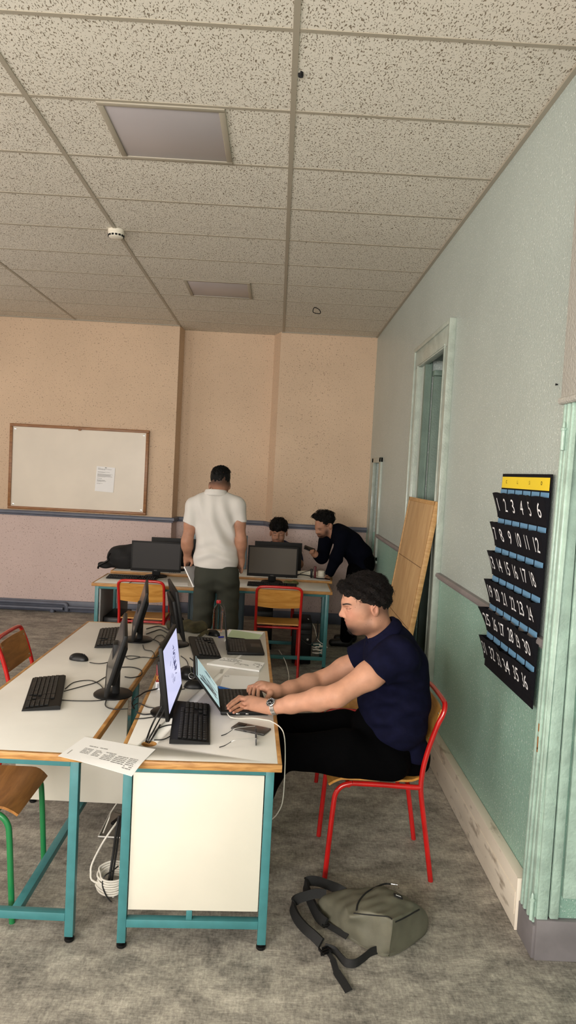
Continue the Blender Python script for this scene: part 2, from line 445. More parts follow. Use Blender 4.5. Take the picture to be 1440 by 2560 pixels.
    def snap(s, p, lift=0.0):
        """nearest point of the surface, lifted off it"""
        p = np.array(p, float)
        for _ in range(8):
            g = np.array([s.val(p+e)-s.val(p-e) for e in np.eye(3)*s.h]); g /= np.linalg.norm(g)+1e-9
            p = p-g*np.clip(s.val(p), -0.02, 0.02)
        return p+g*lift
    def wobble(s, amp, freq, seed=0, box=None):
        lo, hi = box if box is not None else (s.lo, s.lo+s.h*s.n)
        sl, x, y, z = s.sub(lo, hi); r = np.random.default_rng(seed); tot = 0
        for i in range(6):
            v = r.normal(size=3); v /= np.linalg.norm(v); v *= freq*(0.6+0.9*r.random()); p = r.random()*6.28
            tot = tot+np.sin(x*v[0]+y*v[1]+z*v[2]+p)
        s.d[sl] = s.d[sl]+(amp/2.4*tot).astype(np.float32); return s
    def fold(s, c, direction, spread, amp, freq, phase=0.0):
        """soft cloth folds: waves along `direction` fading away from c"""
        v = np.array(direction, float); v /= np.linalg.norm(v); c = np.array(c, float)
        sl, x, y, z = s.sub(c-2*spread, c+2*spread)
        px, py, pz = x-c[0], y-c[1], z-c[2]
        wgt = np.exp(-(px*px+py*py+pz*pz)/(spread*spread))
        s.d[sl] = s.d[sl]+(amp*wgt*np.sin(freq*(px*v[0]+py*v[1]+pz*v[2])+phase)).astype(np.float32); return s
    def mesh(s):
        d = s.d; ins = d < 0
        c = np.zeros(tuple(k-1 for k in d.shape), np.uint8)
        for i in (0, 1):
            for j in (0, 1):
                for k in (0, 1): c += ins[i:d.shape[0]-1+i, j:d.shape[1]-1+j, k:d.shape[2]-1+k]
        act = (c > 0) & (c < 8); idx = np.argwhere(act); N = len(idx)
        ids = np.full(act.shape, -1, np.int64); ids[tuple(idx.T)] = np.arange(N)
        P = np.zeros((N, 3)); cnt = np.zeros(N); I, J, K = idx.T
        cor = [(a, b, e) for a in (0, 1) for b in (0, 1) for e in (0, 1)]
        for a in range(8):
            for b in range(a+1, 8):
                A, B = cor[a], cor[b]
                if sum(abs(A[q]-B[q]) for q in range(3)) != 1: continue
                da = d[I+A[0], J+A[1], K+A[2]].astype(float); db = d[I+B[0], J+B[1], K+B[2]].astype(float)
                mk = (da < 0) != (db < 0)
                t = np.where(mk, da/np.where(mk, da-db, 1), 0)
                for q in range(3): P[:, q] += np.where(mk, A[q]+t*(B[q]-A[q]), 0)
                cnt += mk
        P = (P/cnt[:, None]+idx)*s.h+s.lo
        F = []
        for ax in range(3):
            a1, a2 = [(1, 2), (2, 0), (0, 1)][ax]
            sl0 = [slice(None)]*3; sl1 = [slice(None)]*3
            sl0[ax] = slice(0, -1); sl1[ax] = slice(1, None)
            e0, e1 = ins[tuple(sl0)], ins[tuple(sl1)]
            for flip in (0, 1):
                q = np.argwhere((e0 & ~e1) if not flip else (~e0 & e1))
                ok = (q[:, a1] > 0) & (q[:, a2] > 0) & (q[:, a1] < d.shape[a1]-1) & (q[:, a2] < d.shape[a2]-1); q = q[ok]
                def cell(o1, o2):
                    r = q.copy(); r[:, a1] -= o1; r[:, a2] -= o2; return ids[tuple(r.T)]
                f = np.stack([cell(0, 0), cell(1, 0), cell(1, 1), cell(0, 1)], 1)
                F.append(f if not flip else f[:, ::-1])
        F = np.vstack(F); F = F[(F >= 0).all(1)]
        # relax a little
        for _ in range(2):
            acc = np.zeros_like(P); cn = np.zeros(N)
            for a in range(4):
                b = (a+1) % 4
                np.add.at(acc, F[:, a], P[F[:, b]]); np.add.at(cn, F[:, a], 1)
                np.add.at(acc, F[:, b], P[F[:, a]]); np.add.at(cn, F[:, b], 1)
            P = P*0.6+0.4*acc/np.maximum(cn, 1)[:, None]
        return P, F
    def build(s, name, mats, parent=None, off=(0, 0, 0), attrs=None, post=None):
        P, F = s.mesh()
        if post is not None: P = post(P)
        return npmesh(name, P, F, mats, parent, off, attrs)

def npmesh(name, P, F, mats, parent=None, off=(0, 0, 0), attrs=None):
    me = bpy.data.meshes.new(name)
    Q = (P-np.array(off)).astype(np.float32)
    me.vertices.add(len(Q)); me.vertices.foreach_set('co', Q.ravel())
    me.loops.add(F.size); me.loops.foreach_set('vertex_index', F.astype(np.int32).ravel())
    me.polygons.add(len(F)); me.polygons.foreach_set('loop_start', np.arange(0, F.size, 4, dtype=np.int32))
    me.polygons.foreach_set('use_smooth', np.ones(len(F), bool))
    me.update(calc_edges=True); me.validate()
    for k, fn in (attrs or {}).items():
        a = me.attributes.new(k, 'FLOAT', 'POINT'); a.data.foreach_set('value', np.clip(fn(P), 0, 1).astype(np.float32))
    return link_mesh(name, me, mats, parent)

def rot_y(a):
    c, s = math.cos(a), math.sin(a); return np.array([[c, 0, s], [0, 1, 0], [-s, 0, c]])
def rot_z(a):
    c, s = math.cos(a), math.sin(a); return np.array([[c, -s, 0], [s, c, 0], [0, 0, 1]])
def rot_x(a):
    c, s = math.cos(a), math.sin(a); return np.array([[1, 0, 0], [0, c, -s], [0, s, c]])
def sstep(a, b, x):
    t = np.clip((x-a)/(b-a), 0, 1); return t*t*(3-2*t)
# ------------------------------------------------------------------ materials
H = 3.404
WX = 1.0875
M_floor = floor_mat(); M_ceil = ceil_mat()
M_back = plaster('peach_plaster', (216, 190, 163), (214, 193, 187), 1.145, 0.85, 0.4, 75, 0.6, (112, 86, 68), 78)
M_green = plaster('green_plaster', (176, 187, 181), (142, 178, 163), 1.155, 0.5, 0.38, 110, 0.75, (242, 248, 243), 135, glint=0.35)  # near-white specks put sparkling glints of the gloss into the colour
M_gtrim = mat('green_gloss_paint', (166, 191, 178), 0.4, var=0.06, vscale=12, bump=0.35, bscale=70, coat=0.25)
M_gtrim_up = mat('pale_grey_green_paint', (166, 176, 166), 0.42, var=0.05, vscale=12, bump=0.35, bscale=70, coat=0.25)
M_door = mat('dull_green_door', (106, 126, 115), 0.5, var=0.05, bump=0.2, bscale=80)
M_greyup = mat('stippled_grey', (178, 176, 168), 0.6, bump=0.6, bscale=90)
M_plinth = mat('plinth_grey', (118, 114, 116), 0.6, var=0.06)
M_rail_b = mat('dado_blue_grey', (92, 97, 112), 0.45, var=0.05)
M_rail_g = mat('dado_grey', (128, 122, 122), 0.5, var=0.05)
M_tbar = mat('ceiling_bar', (164, 156, 140), 0.5)
M_lpanel = mat('unlit_diffuser', (176, 170, 172), 0.35)
M_white = mat('white_laminate', (228, 226, 220), 0.3, var=0.02, vscale=3)
M_panel = mat('cream_laminate', (216, 211, 197), 0.45, var=0.015, vscale=3)
M_oak = wood_mat('oak_edge', (156, 108, 56), (196, 148, 88), (2, 2, 20), 0.45, 6)
M_teal = mat('teal_enamel', (62, 122, 126), 0.38, var=0.03, vscale=20)
M_black = mat('black_plastic', (10, 10, 11), 0.4, bump=0.05, bscale=400, spec=0.35)
M_blackm = mat('matt_black_plastic', (11, 11, 11), 0.55, spec=0.3)
M_key = mat('key_caps', (14, 14, 14), 0.45, spec=0.35)
M_legend = mat('key_legends', (120, 120, 120), 0.6)
M_red = mat('red_enamel', (186, 26, 24), 0.22, var=0.05, vscale=15, coat=0.4)
M_grn = mat('green_enamel', (28, 120, 66), 0.28, coat=0.3)
M_ply = wood_mat('beech_ply', (178, 122, 50), (206, 152, 76), (8, 1.2, 8), 0.35, 4)
M_ply_d = wood_mat('dark_ply', (140, 92, 44), (172, 118, 62), (8, 1.2, 8), 0.33, 4)
M_wcable = mat('white_cable', (226, 222, 212), 0.5)
M_bcable = mat('black_cable', (18, 18, 18), 0.5)
M_paper = mat('paper', (246, 246, 246), 0.8)
M_ink = mat('printing_ink', (150, 149, 148), 0.8)
M_inkd = mat('dark_ink', (50, 50, 58), 0.8)
M_gpaper = mat('pale_green_paper', (196, 214, 178), 0.8)
M_steel = mat('brushed_steel', (200, 200, 198), 0.28, 1.0)
M_scr_off = mat('dark_screen', (38, 38, 38), 0.22, spec=0.6)
M_hair = mat('dark_hair', (17, 11, 9), 0.5, var=0.25, vscale=40, bump=0.6, bscale=260, spec=0.22)
M_hair_b = mat('black_hair', (8, 7, 7), 0.55, var=0.2, vscale=40, bump=0.6, bscale=220, spec=0.2)
M_board = mat('whiteboard_face', (222, 212, 196), 0.35, var=0.02, vscale=2)
M_frame = wood_mat('board_frame_wood', (128, 84, 46), (158, 108, 62), (2, 2, 14), 0.4, 5)
M_duct = mat('ivory_trunking', (214, 204, 188), 0.5, col2=(150, 138, 122), vscale=7, stretch=(3, 1, 3), ramp=(0.28, 0.42))
M_ivory = mat('ivory_plastic', (226, 220, 204), 0.45)
M_dark = mat('dark_void', (12, 12, 13), 0.9)

def struct(o, label=None, cat=None):
    o['kind'] = 'structure'
    if label: o['label'] = label
    if cat: o['category'] = cat
    return o

# ------------------------------------------------------------------ room shell
struct(MB().box2((-5.2, -2.6, -0.06), (2.2, 9.0, 0)).build('floor', M_floor), 'worn grey concrete-look vinyl floor', 'floor')
struct(MB().box2((-5.2, -2.6, H), (2.2, 9.0, H+0.06)).build('ceiling', M_ceil), 'suspended ceiling of fissured tiles', 'ceiling')
g = MB()
for k in range(-4, 1): g.box2((-0.014+1.2*k-0.012, -2.4, H-0.004), (-0.014+1.2*k+0.012, 8.70 if k in (0, -1) else 8.42, H+0.004))
for j in range(-8, 10):
    y = 2.732+0.6*j; g.box2((-5.05, y-0.010, H-0.003), (WX, y+0.010, H+0.004))
g.box2((WX-0.022, 2.6, H-0.012), (WX, 8.44, H+0.002)); g.box2((-5.05, 8.40, H-0.010), (-1.21, 8.42, H)); g.box2((-0.03, 8.44, H-0.010), (WX, 8.46, H))
struct(g.build('trim_1', M_tbar), 'beige metal grid carrying the ceiling tiles', 'ceiling grid')

# far wall: two projecting piers with a shallow bay between them
plan = [(-5.2, 8.42), (-1.212, 8.42), (-1.19, 8.69), (-0.115, 8.69), (-0.038, 8.46), (1.75, 8.44), (1.75, 9.0), (-5.2, 9.0)]
struct(MB().prism(plan, 0, H).build('wall_back', M_back, smooth=0), 'peach and pink rough plaster far wall', 'wall')
struct(MB().box2((-5.2, -2.6, 0), (-5.05, 9.0, H)).build('wall_left', M_back, smooth=0), 'peach plaster side wall', 'wall')
struct(MB().box2((-5.2, -2.6, 0), (1.75, -2.42, H)).build('wall_front', M_back, smooth=0), 'plaster wall behind the viewer', 'wall')
# green wall, with its doorway and small hatch
def wall_y(x0, x1, y0, y1, holes):
    b = MB(); ys = sorted({y0, y1, *[h[0] for h in holes], *[h[1] for h in holes]})
    for a, c in zip(ys[:-1], ys[1:]):
        z = 0
        for h in sorted([h for h in holes if h[0] <= a and h[1] >= c], key=lambda h: h[2]):
            if h[2] > z: b.box2((x0, a, z), (x1, c, h[2]))
            z = h[3]
        if z < H: b.box2((x0, a, z), (x1, c, H))
    return b
b = wall_y(WX, WX+0.16, 2.6, 8.5, [(4.75, 5.5, 0, 2.72), (7.56, 8.04, 0.93, 1.94)])
b.box2((WX, -2.5, 0), (WX+0.16, 1.6, H))
struct(b.build('wall_right', M_green, smooth=0), 'grey over green rough plaster wall', 'wall')
# side of the near embrasure, facing the viewer
b = MB().box2((WX+0.16, 2.6, 0), (1.6, 2.75, H)).box2((1.6, 1.5, 0), (1.75, 2.75, H)).box2((WX, 1.5, 2.35), (1.75, 2.6, H))
struct(b.build('wall_right_embrasure', M_green, smooth=0), 'green plaster return of the near embrasure', 'wall')
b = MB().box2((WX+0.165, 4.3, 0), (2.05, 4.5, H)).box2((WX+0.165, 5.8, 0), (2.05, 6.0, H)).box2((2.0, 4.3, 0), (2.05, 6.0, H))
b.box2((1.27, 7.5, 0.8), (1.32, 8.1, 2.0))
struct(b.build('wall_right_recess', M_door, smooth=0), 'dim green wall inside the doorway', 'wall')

# dado rails
def rail(name, path, z0, z1, m, out=0.03):
    """moulded rail along a plan path (points on the wall face, room side on the left of travel reversed)"""
    b = MB(); P = np.array(path, float)
    prof = [(0, z0), (out*0.55, z0+0.004), (out*0.6, z0+(z1-z0)*0.32), (out, z0+(z1-z0)*0.45), (out, z1-0.012), (out*0.8, z1), (0, z1)]
    nrm = []
    for i in range(len(P)):
        ds = []
        if i > 0: ds.append(P[i]-P[i-1])
        if i < len(P)-1: ds.append(P[i+1]-P[i])
        ns = [np.array([d[1], -d[0]])/np.linalg.norm(d) for d in ds]
        n = sum(ns); n /= np.linalg.norm(n); n /= max(0.3, n@ns[0]); nrm.append(n)
    vs = [(P[i][0]+nrm[i][0]*o, P[i][1]+nrm[i][1]*o, z) for i in range(len(P)) for o, z in prof]; k = len(prof)
    fs = [(i*k+j, i*k+(j+1) % k, (i+1)*k+(j+1) % k, (i+1)*k+j) for i in range(len(P)-1) for j in range(k)]
    fs += [tuple(range(k)), tuple((len(P)-1)*k+j for j in range(k-1, -1, -1))]
    return struct(b.add(vs, fs).build(name, m, smooth=40), 'moulded dado rail', 'rail')
rail('trim_2', [(-5.05, 8.42), (-1.212, 8.42), (-1.19, 8.69), (-0.115, 8.69), (-0.038, 8.46), (WX, 8.44)], 1.112, 1.172, M_rail_b, 0.035)
rail('trim_3', [(WX, 4.60), (WX, 2.745)], 1.138, 1.180, M_rail_g, 0.032).rotation_euler = (0, 0, 0)
rail('trim_4', [(WX, 7.46), (WX, 5.78)], 1.138, 1.180, M_rail_g, 0.032)
# skirting and heating pipes along the far wall
struct(MB().box2((-5.05, 8.395, 0), (-1.2, 8.42, 0.13), 0.006).box2((-1.19, 8.668, 0), (-0.1, 8.69, 0.13), 0.006).box2((-0.04, 8.425, 0), (WX, 8.45, 0.13), 0.006).build('baseboard_back', M_rail_b), 'blue grey skirting', 'skirting')
b = MB().tube([(-5.05, 8.35, 0.105), (-2.42, 8.35, 0.105)], 0.021).tube(spline([(-2.46, 8.35, 0.105), (-2.40, 8.35, 0.10), (-2.38, 8.35, 0.06), (-2.38, 8.35, 0.02)], 5), 0.024)
b.tube([(-2.38, 8.35, 0.062), (-1.25, 8.35, 0.062)], 0.017)
tag(b.build('heating_pipe', M_rail_b), 'grey painted heating pipe, the higher of two along the far skirting', 'pipe')
b = MB().tube(spline([(-5.05, 8.34, 0.045), (-2.60, 8.34, 0.045), (-2.56, 8.34, 0.045), (-2.545, 8.34, 0.02), (-2.545, 8.34, 0.005)], 4), 0.02).tube([(-2.545, 8.34, 0.002), (-2.545, 8.34, 0.035)], 0.026)
tag(b.build('heating_pipe', M_rail_b), 'grey painted heating pipe lying lowest along the far skirting', 'pipe')

# doorway with its moulded casing
dr = MB()
def casing(b, y0, y1, z1, wd, x=WX, th=0.032):
    for a, c in ((y0, y0+wd), (y1-wd, y1)):
        b.box2((x-th, a, 0), (x+0.02, c, z1-wd+0.001), 0.006); b.box2((x-th-0.012, a-0.003 if a == y0 else c-0.03, 0), (x+0.001, a+0.03 if a == y0 else c+0.003, z1+0.003), 0.005)
    b.box2((x-th, y0, z1-wd), (x+0.02, y1, z1), 0.006); b.box2((x-th-0.0115, y0-0.002, z1-0.03), (x+0.001, y1+0.002, z1+0.0025), 0.005)
    b.box2((x-th-0.006, y0+wd-0.025, 0), (x, y0+wd-0.01, z1-wd+0.01), 0.003); b.box2((x-th-0.006, y1-wd+0.01, 0), (x, y1-wd+0.025, z1-wd+0.01), 0.003); b.box2((x-th-0.006, y0+wd-0.02, z1-wd+0.01), (x, y1-wd+0.02, z1-wd+0.025), 0.003)
casing(dr, 4.60, 5.79, 2.81, 0.16)
o = struct(dr.build('door_1', M_gtrim_up), 'tall doorway with moulded green casing', 'doorway')
# reveal and the door leaf set back in it
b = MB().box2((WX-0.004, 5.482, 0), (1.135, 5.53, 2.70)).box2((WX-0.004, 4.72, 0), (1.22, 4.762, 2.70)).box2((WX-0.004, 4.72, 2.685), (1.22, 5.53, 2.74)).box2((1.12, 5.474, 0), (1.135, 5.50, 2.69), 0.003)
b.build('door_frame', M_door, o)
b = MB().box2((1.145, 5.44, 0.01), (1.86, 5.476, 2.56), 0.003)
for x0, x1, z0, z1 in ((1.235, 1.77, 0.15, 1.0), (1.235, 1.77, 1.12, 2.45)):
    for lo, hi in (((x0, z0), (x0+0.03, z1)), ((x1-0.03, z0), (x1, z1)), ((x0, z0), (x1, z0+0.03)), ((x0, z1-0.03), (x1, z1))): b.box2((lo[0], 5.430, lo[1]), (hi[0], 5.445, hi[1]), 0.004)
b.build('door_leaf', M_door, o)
MB().box2((1.137, 5.40, 2.56), (1.22, 5.48, 2.60), 0.004).build('transom', M_door, o)
# small hatch further along
b = MB(); x = WX
for lo, hi in (((x-0.022, 7.46, 0.86), (x+0.02, 7.57, 1.985)), ((x-0.022, 8.03, 0.86), (x+0.02, 8.14, 1.985)), ((x-0.022, 7.46, 1.93), (x+0.02, 8.14, 1.985)), ((x-0.022, 7.46, 0.86), (x+0.02, 8.14, 0.94))): b.box2(lo, hi, 0.006)
b.box2((x-0.06, 7.44, 0.87), (x+0.02, 8.16, 0.90), 0.006)
o = struct(b.build('window_1', M_gtrim_up), 'small hatch framed in the green wall', 'hatch')
MB().box2((x+0.05, 7.56, 0.93), (x+0.09, 8.04, 1.94), 0.002).build('hatch_panel', M_door, o)

# near casing at the corner of the embrasure
b = MB().box2((1.055, 2.60, 0.13), (WX+0.03, 2.745, H), 0.004)
for y in (2.735, 2.705, 2.665): b.box2((1.044, y-0.012, 0.13), (1.06, y+0.006, 2.085), 0.005)
b.box2((1.048, 2.602, 0.13), (1.06, 2.63, 2.085), 0.004)
o = struct(b.build('trim_5', M_gtrim), 'ribbed green casing at the near corner', 'casing')
for v_ in o.data.vertices:          # the old casing is out of plumb
    if v_.co.y > 2.63: v_.co.y += -0.010-0.0385*max(0, v_.co.z-0.13)
b = MB().box2((1.058, 2.585, 0.13), (1.10, 2.605, 2.2), 0.003).box2((1.105, 2.579, 0.16), (1.138, 2.605, 2.2), 0.004).box2((1.150, 2.581, 0.24), (1.6, 2.605, 2.2), 0.004)
b.build('casing_front', M_gtrim, o)
MB().box2((1.047, 2.588, 0), (WX+0.03, 2.748, 0.128), 0.003).box2((1.056, 2.576, 0), (1.60, 2.604, 0.155), 0.003).build('casing_plinth', M_plinth, o)
MB().box2((1.036, 2.0, 2.092), (WX+0.2, 2.668, H), 0.006).tube([(1.04, 2.668, 2.095), (1.04, 2.0, 2.095)], 0.014).build('casing_head', M_greyup, o)
MB().lathe([(0.002, -0.045), (0.0075, -0.042), (0.008, 0.028), (0.0105, 0.030), (0.0105, 0.036), (0.006, 0.040), (0.005, 0.055), (0.001, 0.062)], 14, Matrix.Translation((1.036, 2.615, 1.955))).build('hinge', M_gtrim, o)
MB().lathe([(0.002, -0.045), (0.0075, -0.042), (0.008, 0.028), (0.0105, 0.030), (0.0105, 0.036), (0.006, 0.040), (0.005, 0.055), (0.001, 0.062)], 14, Matrix.Translation((1.040, 2.594, 0.19))).build('hinge', M_gtrim, o)

b = MB()
for z, w_ in ((0.86, 0.03), (0.80, 0.05), (0.775, 0.02)): b.box((1.0432, 2.663, z), (0.002, 0.008, w_), 0.0008)
b.build('paint_chip', mat('bare_wood', (150, 98, 52), 0.7), o)
t = thing('nail', 'small dark nail in the pale wall above the pocket chart', 'nail', (WX, 2.838, 2.180))
MB().lathe([(0.003, -0.001), (0.003, 0.006), (0.005, 0.007), (0.005, 0.008), (0, 0.009)], 10, Matrix.Rotation(-math.pi/2, 4, 'Y')).build('shank', M_dark, t)

# cable trunking along the foot of the green wall
t = thing('cable_trunking', 'ivory cable trunking running along the foot of the green wall', 'trunking', (1.06, 3.7, 0))
MB().box2((1.040, 2.76, 0.002), (WX-0.001, 4.58, 0.213), 0.003).build('body', M_duct, t, off=(1.06, 3.7, 0))
MB().box2((1.0365, 2.765, 0.06), (1.041, 4.58, 0.150), 0.001).build('cover', M_duct, t, off=(1.06, 3.7, 0))
MB().box2((1.039, 2.752, 0.001), (WX-0.001, 2.762, 0.214), 0.002).build('end_cap', mat('clean_ivory', (232, 222, 206), 0.45), t, off=(1.06, 3.7, 0))

# windows that let the daylight in (behind and beside the viewer)
M_wf = mat('window_paint', (225, 222, 214), 0.5)
def window(n, c, sx, axis):
    b = MB(); zz = (1.05, 2.95)
    for u in (-sx/2, -sx/6, sx/6, sx/2):
        if axis == 'x': b.box((c[0]+u, c[1], 2.0), (0.07, 0.06, 1.95), 0.005)
        else: b.box((c[0], c[1]+u, 2.0), (0.06, 0.07, 1.95), 0.005)
    for z in zz:
        b.box((c[0], c[1], z), (sx+0.07, 0.06, 0.07) if axis == 'x' else (0.06, sx+0.07, 0.07), 0.005)
    struct(b.build('window_%d' % n, M_wf), 'tall window frame', 'window')
window(2, (-1.6, -2.40), 3.7, 'x'); window(3, (-5.05, 0.6), 2.5, 'y'); window(4, (-5.05, 5.3), 2.7, 'y')

# ------------------------------------------------------------------ things on ceiling and walls
def ceiling_light(cx, cy, label):
    t = thing('ceiling_light', label, 'ceiling light', (cx, cy, H), 0, 'square ceiling lights')
    b = MB(); s = 0.292
    for lo, hi in (((-s, -s), (s, -s+0.03)), ((-s, s-0.03), (s, s)), ((-s, -s+0.031), (-s+0.03, s-0.031)), ((s-0.03, -s+0.031), (s, s-0.031))): b.box2((*lo, -0.009), (*hi, 0.001), 0.003)
    b.build('frame', M_tbar, t)
    MB().box2((-s+0.03, -s+0.03, -0.004), (s-0.03, s-0.03, 0.0), 0.001).build('diffuser', M_lpanel, t)
ceiling_light(-0.614, 3.632, 'unlit square ceiling light, the larger-looking one nearer the viewer')
ceiling_light(-0.614, 6.632, 'unlit square ceiling light near the far wall')
t = thing('smoke_detector', 'white round smoke detector hanging from the ceiling grid', 'smoke detector', (-1.214, 5.14, H))
MB().lathe([(0.057, 0), (0.057, -0.02), (0.054, -0.022), (0.054, -0.034), (0.050, -0.048), (0.036, -0.055), (0.0, -0.056)], 30).build('body', M_ivory, t)
b = MB()
for k in range(14):
    a = k/14*6.283; b.box((0.0535*math.cos(a), 0.0535*math.sin(a), -0.040), (0.006, 0.016, 0.012), 0.001, rz=a)
b.build('vent', M_dark, t)
b = MB().tube(spline([(0.28, 7.12, H-0.004), (0.33, 7.10, H-0.03), (0.335, 7.12, H-0.06), (0.27, 7.14, H-0.045)], 6, True), 0.004, closed=True)
tag(b.build('wire_hook', M_dark), 'small dark wire loop hanging from a ceiling tile', 'hook')
v = Vol((-0.03, 2.98, H-0.03), (0.05, 3.07, H+0.01), 0.002)
v.ell((0.012, 3.025, H), (0.010, 0.022, 0.012)).wobble(0.003, 300, 3)
tag(v.build('dirt_clump', M_dark), 'dark clump of dirt stuck on the ceiling grid', 'dirt')

# whiteboard with its oak frame
bx0, bx1, bz0, bz1 = -3.115, -1.51, 1.187, 2.175; Y0 = 8.385
t = thing('whiteboard', 'wide whiteboard in a thin wooden frame on the peach wall', 'whiteboard', (-2.31, 8.40, 1.68))
of = (-2.31, 8.40, 1.68)
MB().box2((bx0+0.02, Y0, bz0+0.02), (bx1-0.02, 8.415, bz1-0.02)).build('board_face', M_board, t, off=of)
b = MB()
for lo, hi in (((bx0, bz0), (bx1, bz0+0.033)), ((bx0, bz1-0.033), (bx1, bz1)), ((bx0, bz0+0.034), (bx0+0.033, bz1-0.034)), ((bx1-0.033, bz0+0.034), (bx1, bz1-0.034))): b.box2((lo[0], Y0-0.016, lo[1]), (hi[0], 8.419, hi[1]), 0.004)
b.build('frame', M_frame, t, off=of)
for x, z in ((bx0+0.06, bz0+0.055), (bx1-0.06, bz0+0.055), (bx0+0.06, bz1-0.06), (bx1-0.06, bz1-0.06)):
    MB().lathe([(0.011, 0), (0.011, 0.004), (0.0, 0.006)], 12, Matrix.Translation((x, Y0, z)) @ Matrix.Rotation(math.pi/2, 4, 'X')).build('screw', M_steel, t, off=of)
MB().box((-2.31, Y0-0.018, bz1-0.035), (0.03, 0.012, 0.02), 0.004).build('clip', M_frame, t, off=of)
# printed sheet on it
def sheet_lines(b, w, h, rows, z, seed, margin=0.08):
    r = np.random.default_rng(seed)
    for i, (ya, n, th, frac) in enumerate(rows):
        x = -w/2+w*margin
        for k in range(n):
            y = h/2-ya*h-k*th*1.9*h; L = w*(1-2*margin)*frac*(0.8+0.2*r.random() if k < n-1 else 0.5)
            p = x
            while p < x+L:
                wl = w*(0.02+0.07*r.random()); e = min(p+wl, x+L)
                b.add([(p, y, z), (e, y, z), (e, y+th*h, z), (p, y+th*h, z)], [(0, 1, 2, 3)], 1); p = e+w*0.012
M = Matrix.Translation((-2.0, Y0-0.004, 1.582)) @ Matrix.Rotation(math.radians(2.5), 4, 'Y') @ Matrix.Rotation(math.pi/2, 4, 'X')
b = MB(); b.box((0, 0, 0), (0.215, 0.29, 0.003)); sheet_lines(b, 0.215, 0.29, [(0.06, 1, 0.012, 0.3), (0.10, 2, 0.014, 0.95), (0.22, 2, 0.010, 0.9), (0.30, 7, 0.010, 1.0), (0.48, 1, 0.014, 0.6), (0.54, 5, 0.009, 0.6), (0.68, 2, 0.010, 0.4)], 0.0018, 3)
b.box((0, 0.135, 0.003), (0.02, 0.01, 0.004), 0.001, mi=1)
o = b.build('printed_sheet', [M_paper, M_ink], smooth=0); o.matrix_world = M
tag(o, 'white printed sheet pinned on the whiteboard', 'paper')

# pocket chart with numbered pockets, hung beside the near casing
M_cloth = mat('navy_cloth', (11, 11, 18), 0.8, bump=0.2, bscale=500, spec=0.2)
M_blue = mat('blue_strip', (104, 150, 186), 0.6)
M_yel = mat('yellow_strip', (236, 206, 44), 0.6)
M_num = mat('white_numerals', (236, 236, 238), 0.6)
cx = WX-0.012; PY0, PZ1 = 3.40, 1.825
t = thing('pocket_chart', 'navy hanging chart of numbered pockets with a yellow header', 'pocket chart', (cx, 3.08, 1.36)); of = (cx, 3.08, 1.36)
W_, rows, cols = 0.615, 6, 6; cw = W_/cols; z_top = PZ1-0.085; rh = 0.1385
def cp(u, z, out): # u along the wall from far edge to near edge, z up, out = distance into the room
    lean = 0.02*(PZ1-z)/0.9
    return (cx-out-lean*0.6, PY0-u+0.05*max(0, (PZ1-z)/0.92)*(1-u/W_)*0.9, z)
def quad_solid(b, a, c, d, e, th, mi):
    A = np.array([a, c, d, e]); n = np.cross(A[1]-A[0], A[3]-A[0]); n /= np.linalg.norm(n)
    b.add(np.vstack([A, A-n*th]), [(0, 1, 2, 3), (7, 6, 5, 4), (0, 4, 5, 1), (1, 5, 6, 2), (2, 6, 7, 3), (3, 7, 4, 0)], mi)
b = MB().sheet(lambda u, v: cp(u*W_, PZ1-v*0.935, 0.002), 8, 14, 0.003); b.build('backing', M_cloth, t, off=of)
b = MB().sheet(lambda u, v: cp(0.012+u*(W_-0.024), PZ1-0.014-v*0.052, 0.006+0.002*math.sin(u*9)), 12, 3, 0.002)
for u, s in ((0.085, 'C'), (0.235, 'L'), (0.385, 'S'), (0.525, 'O')):
    tv, tf = text_geo(s, 0.022); c0 = np.array(cp(u, PZ1-0.038, 0.0102)); b.add(np.stack([np.full(len(tv), c0[0]), c0[1]-tv[:, 0], c0[2]+tv[:, 1]], 1), tf, 1)
b.build('header', [M_yel, M_cloth], t, off=of)
rr = np.random.default_rng(11); num = 0
edge_out = 0.017+0.024*rr.random((6, 7)); edge_out[:, 0] += 0.016
for r in range(rows):
    zt_ = z_top-r*rh
    b = MB()
    for c in range(cols):
        u0 = c*cw+0.004; u1 = (c+1)*cw-0.004
        b.sheet(lambda u, v: cp(u0+u*(u1-u0), zt_+0.012-v*0.026, 0.006+0.003*u), 2, 2, 0.002)
    b.build('label_strip', M_blue, t, off=of)
    for c in range(cols):
        num += 1
        u0 = c*cw+0.001; u1 = (c+1)*cw-0.001; zt0 = zt_-0.008; zb = zt_-rh+0.016
        oA = edge_out[r, c]; oB = edge_out[r, c+1]; bulge = 0.004+0.008*rr.random()
        def pf(u, v, oA=oA, oB=oB, bulge=bulge, u0=u0, u1=u1, zt0=zt0, zb=zb):
            top = (oA*(1-u)+oB*u); o_ = 0.008+top*(1-v)**1.3+bulge*math.sin(math.pi*u)*math.sin(math.pi*min(1, v+0.15))*0.7
            return cp(u0+u*(u1-u0), zt0+(zb-zt0)*v+0.004*math.sin(3*u), o_)
        b = MB().sheet(pf, 13, 15, 0.0025)
        for uu in (0.0, 1.0):                      # gussets closing the pocket's two sides
            b.sheet(lambda a, v, uu=uu: tuple(np.array(pf(uu, v))*(1-a)+a*np.array(cp(u0+uu*(u1-u0), zt0+(zb-zt0)*v, 0.004))), 2, 5, 0.002)
        if num <= 36:
            tv, tf = text_geo(str(num), 0.086); sx = 0.90 if num < 10 else 0.76
            P = []
            for x, y, _ in tv:
                uu = 0.5+sx*x/cw; vv = 0.52-y/(zt0-zb); p = np.array(pf(min(max(uu, 0.02), 0.98), min(max(vv, 0), 1))); p[0] -= 0.0030; P.append(p)
            b.add(P, tf, 1)
        b.build('pocket', [M_cloth, M_num], t, off=of)

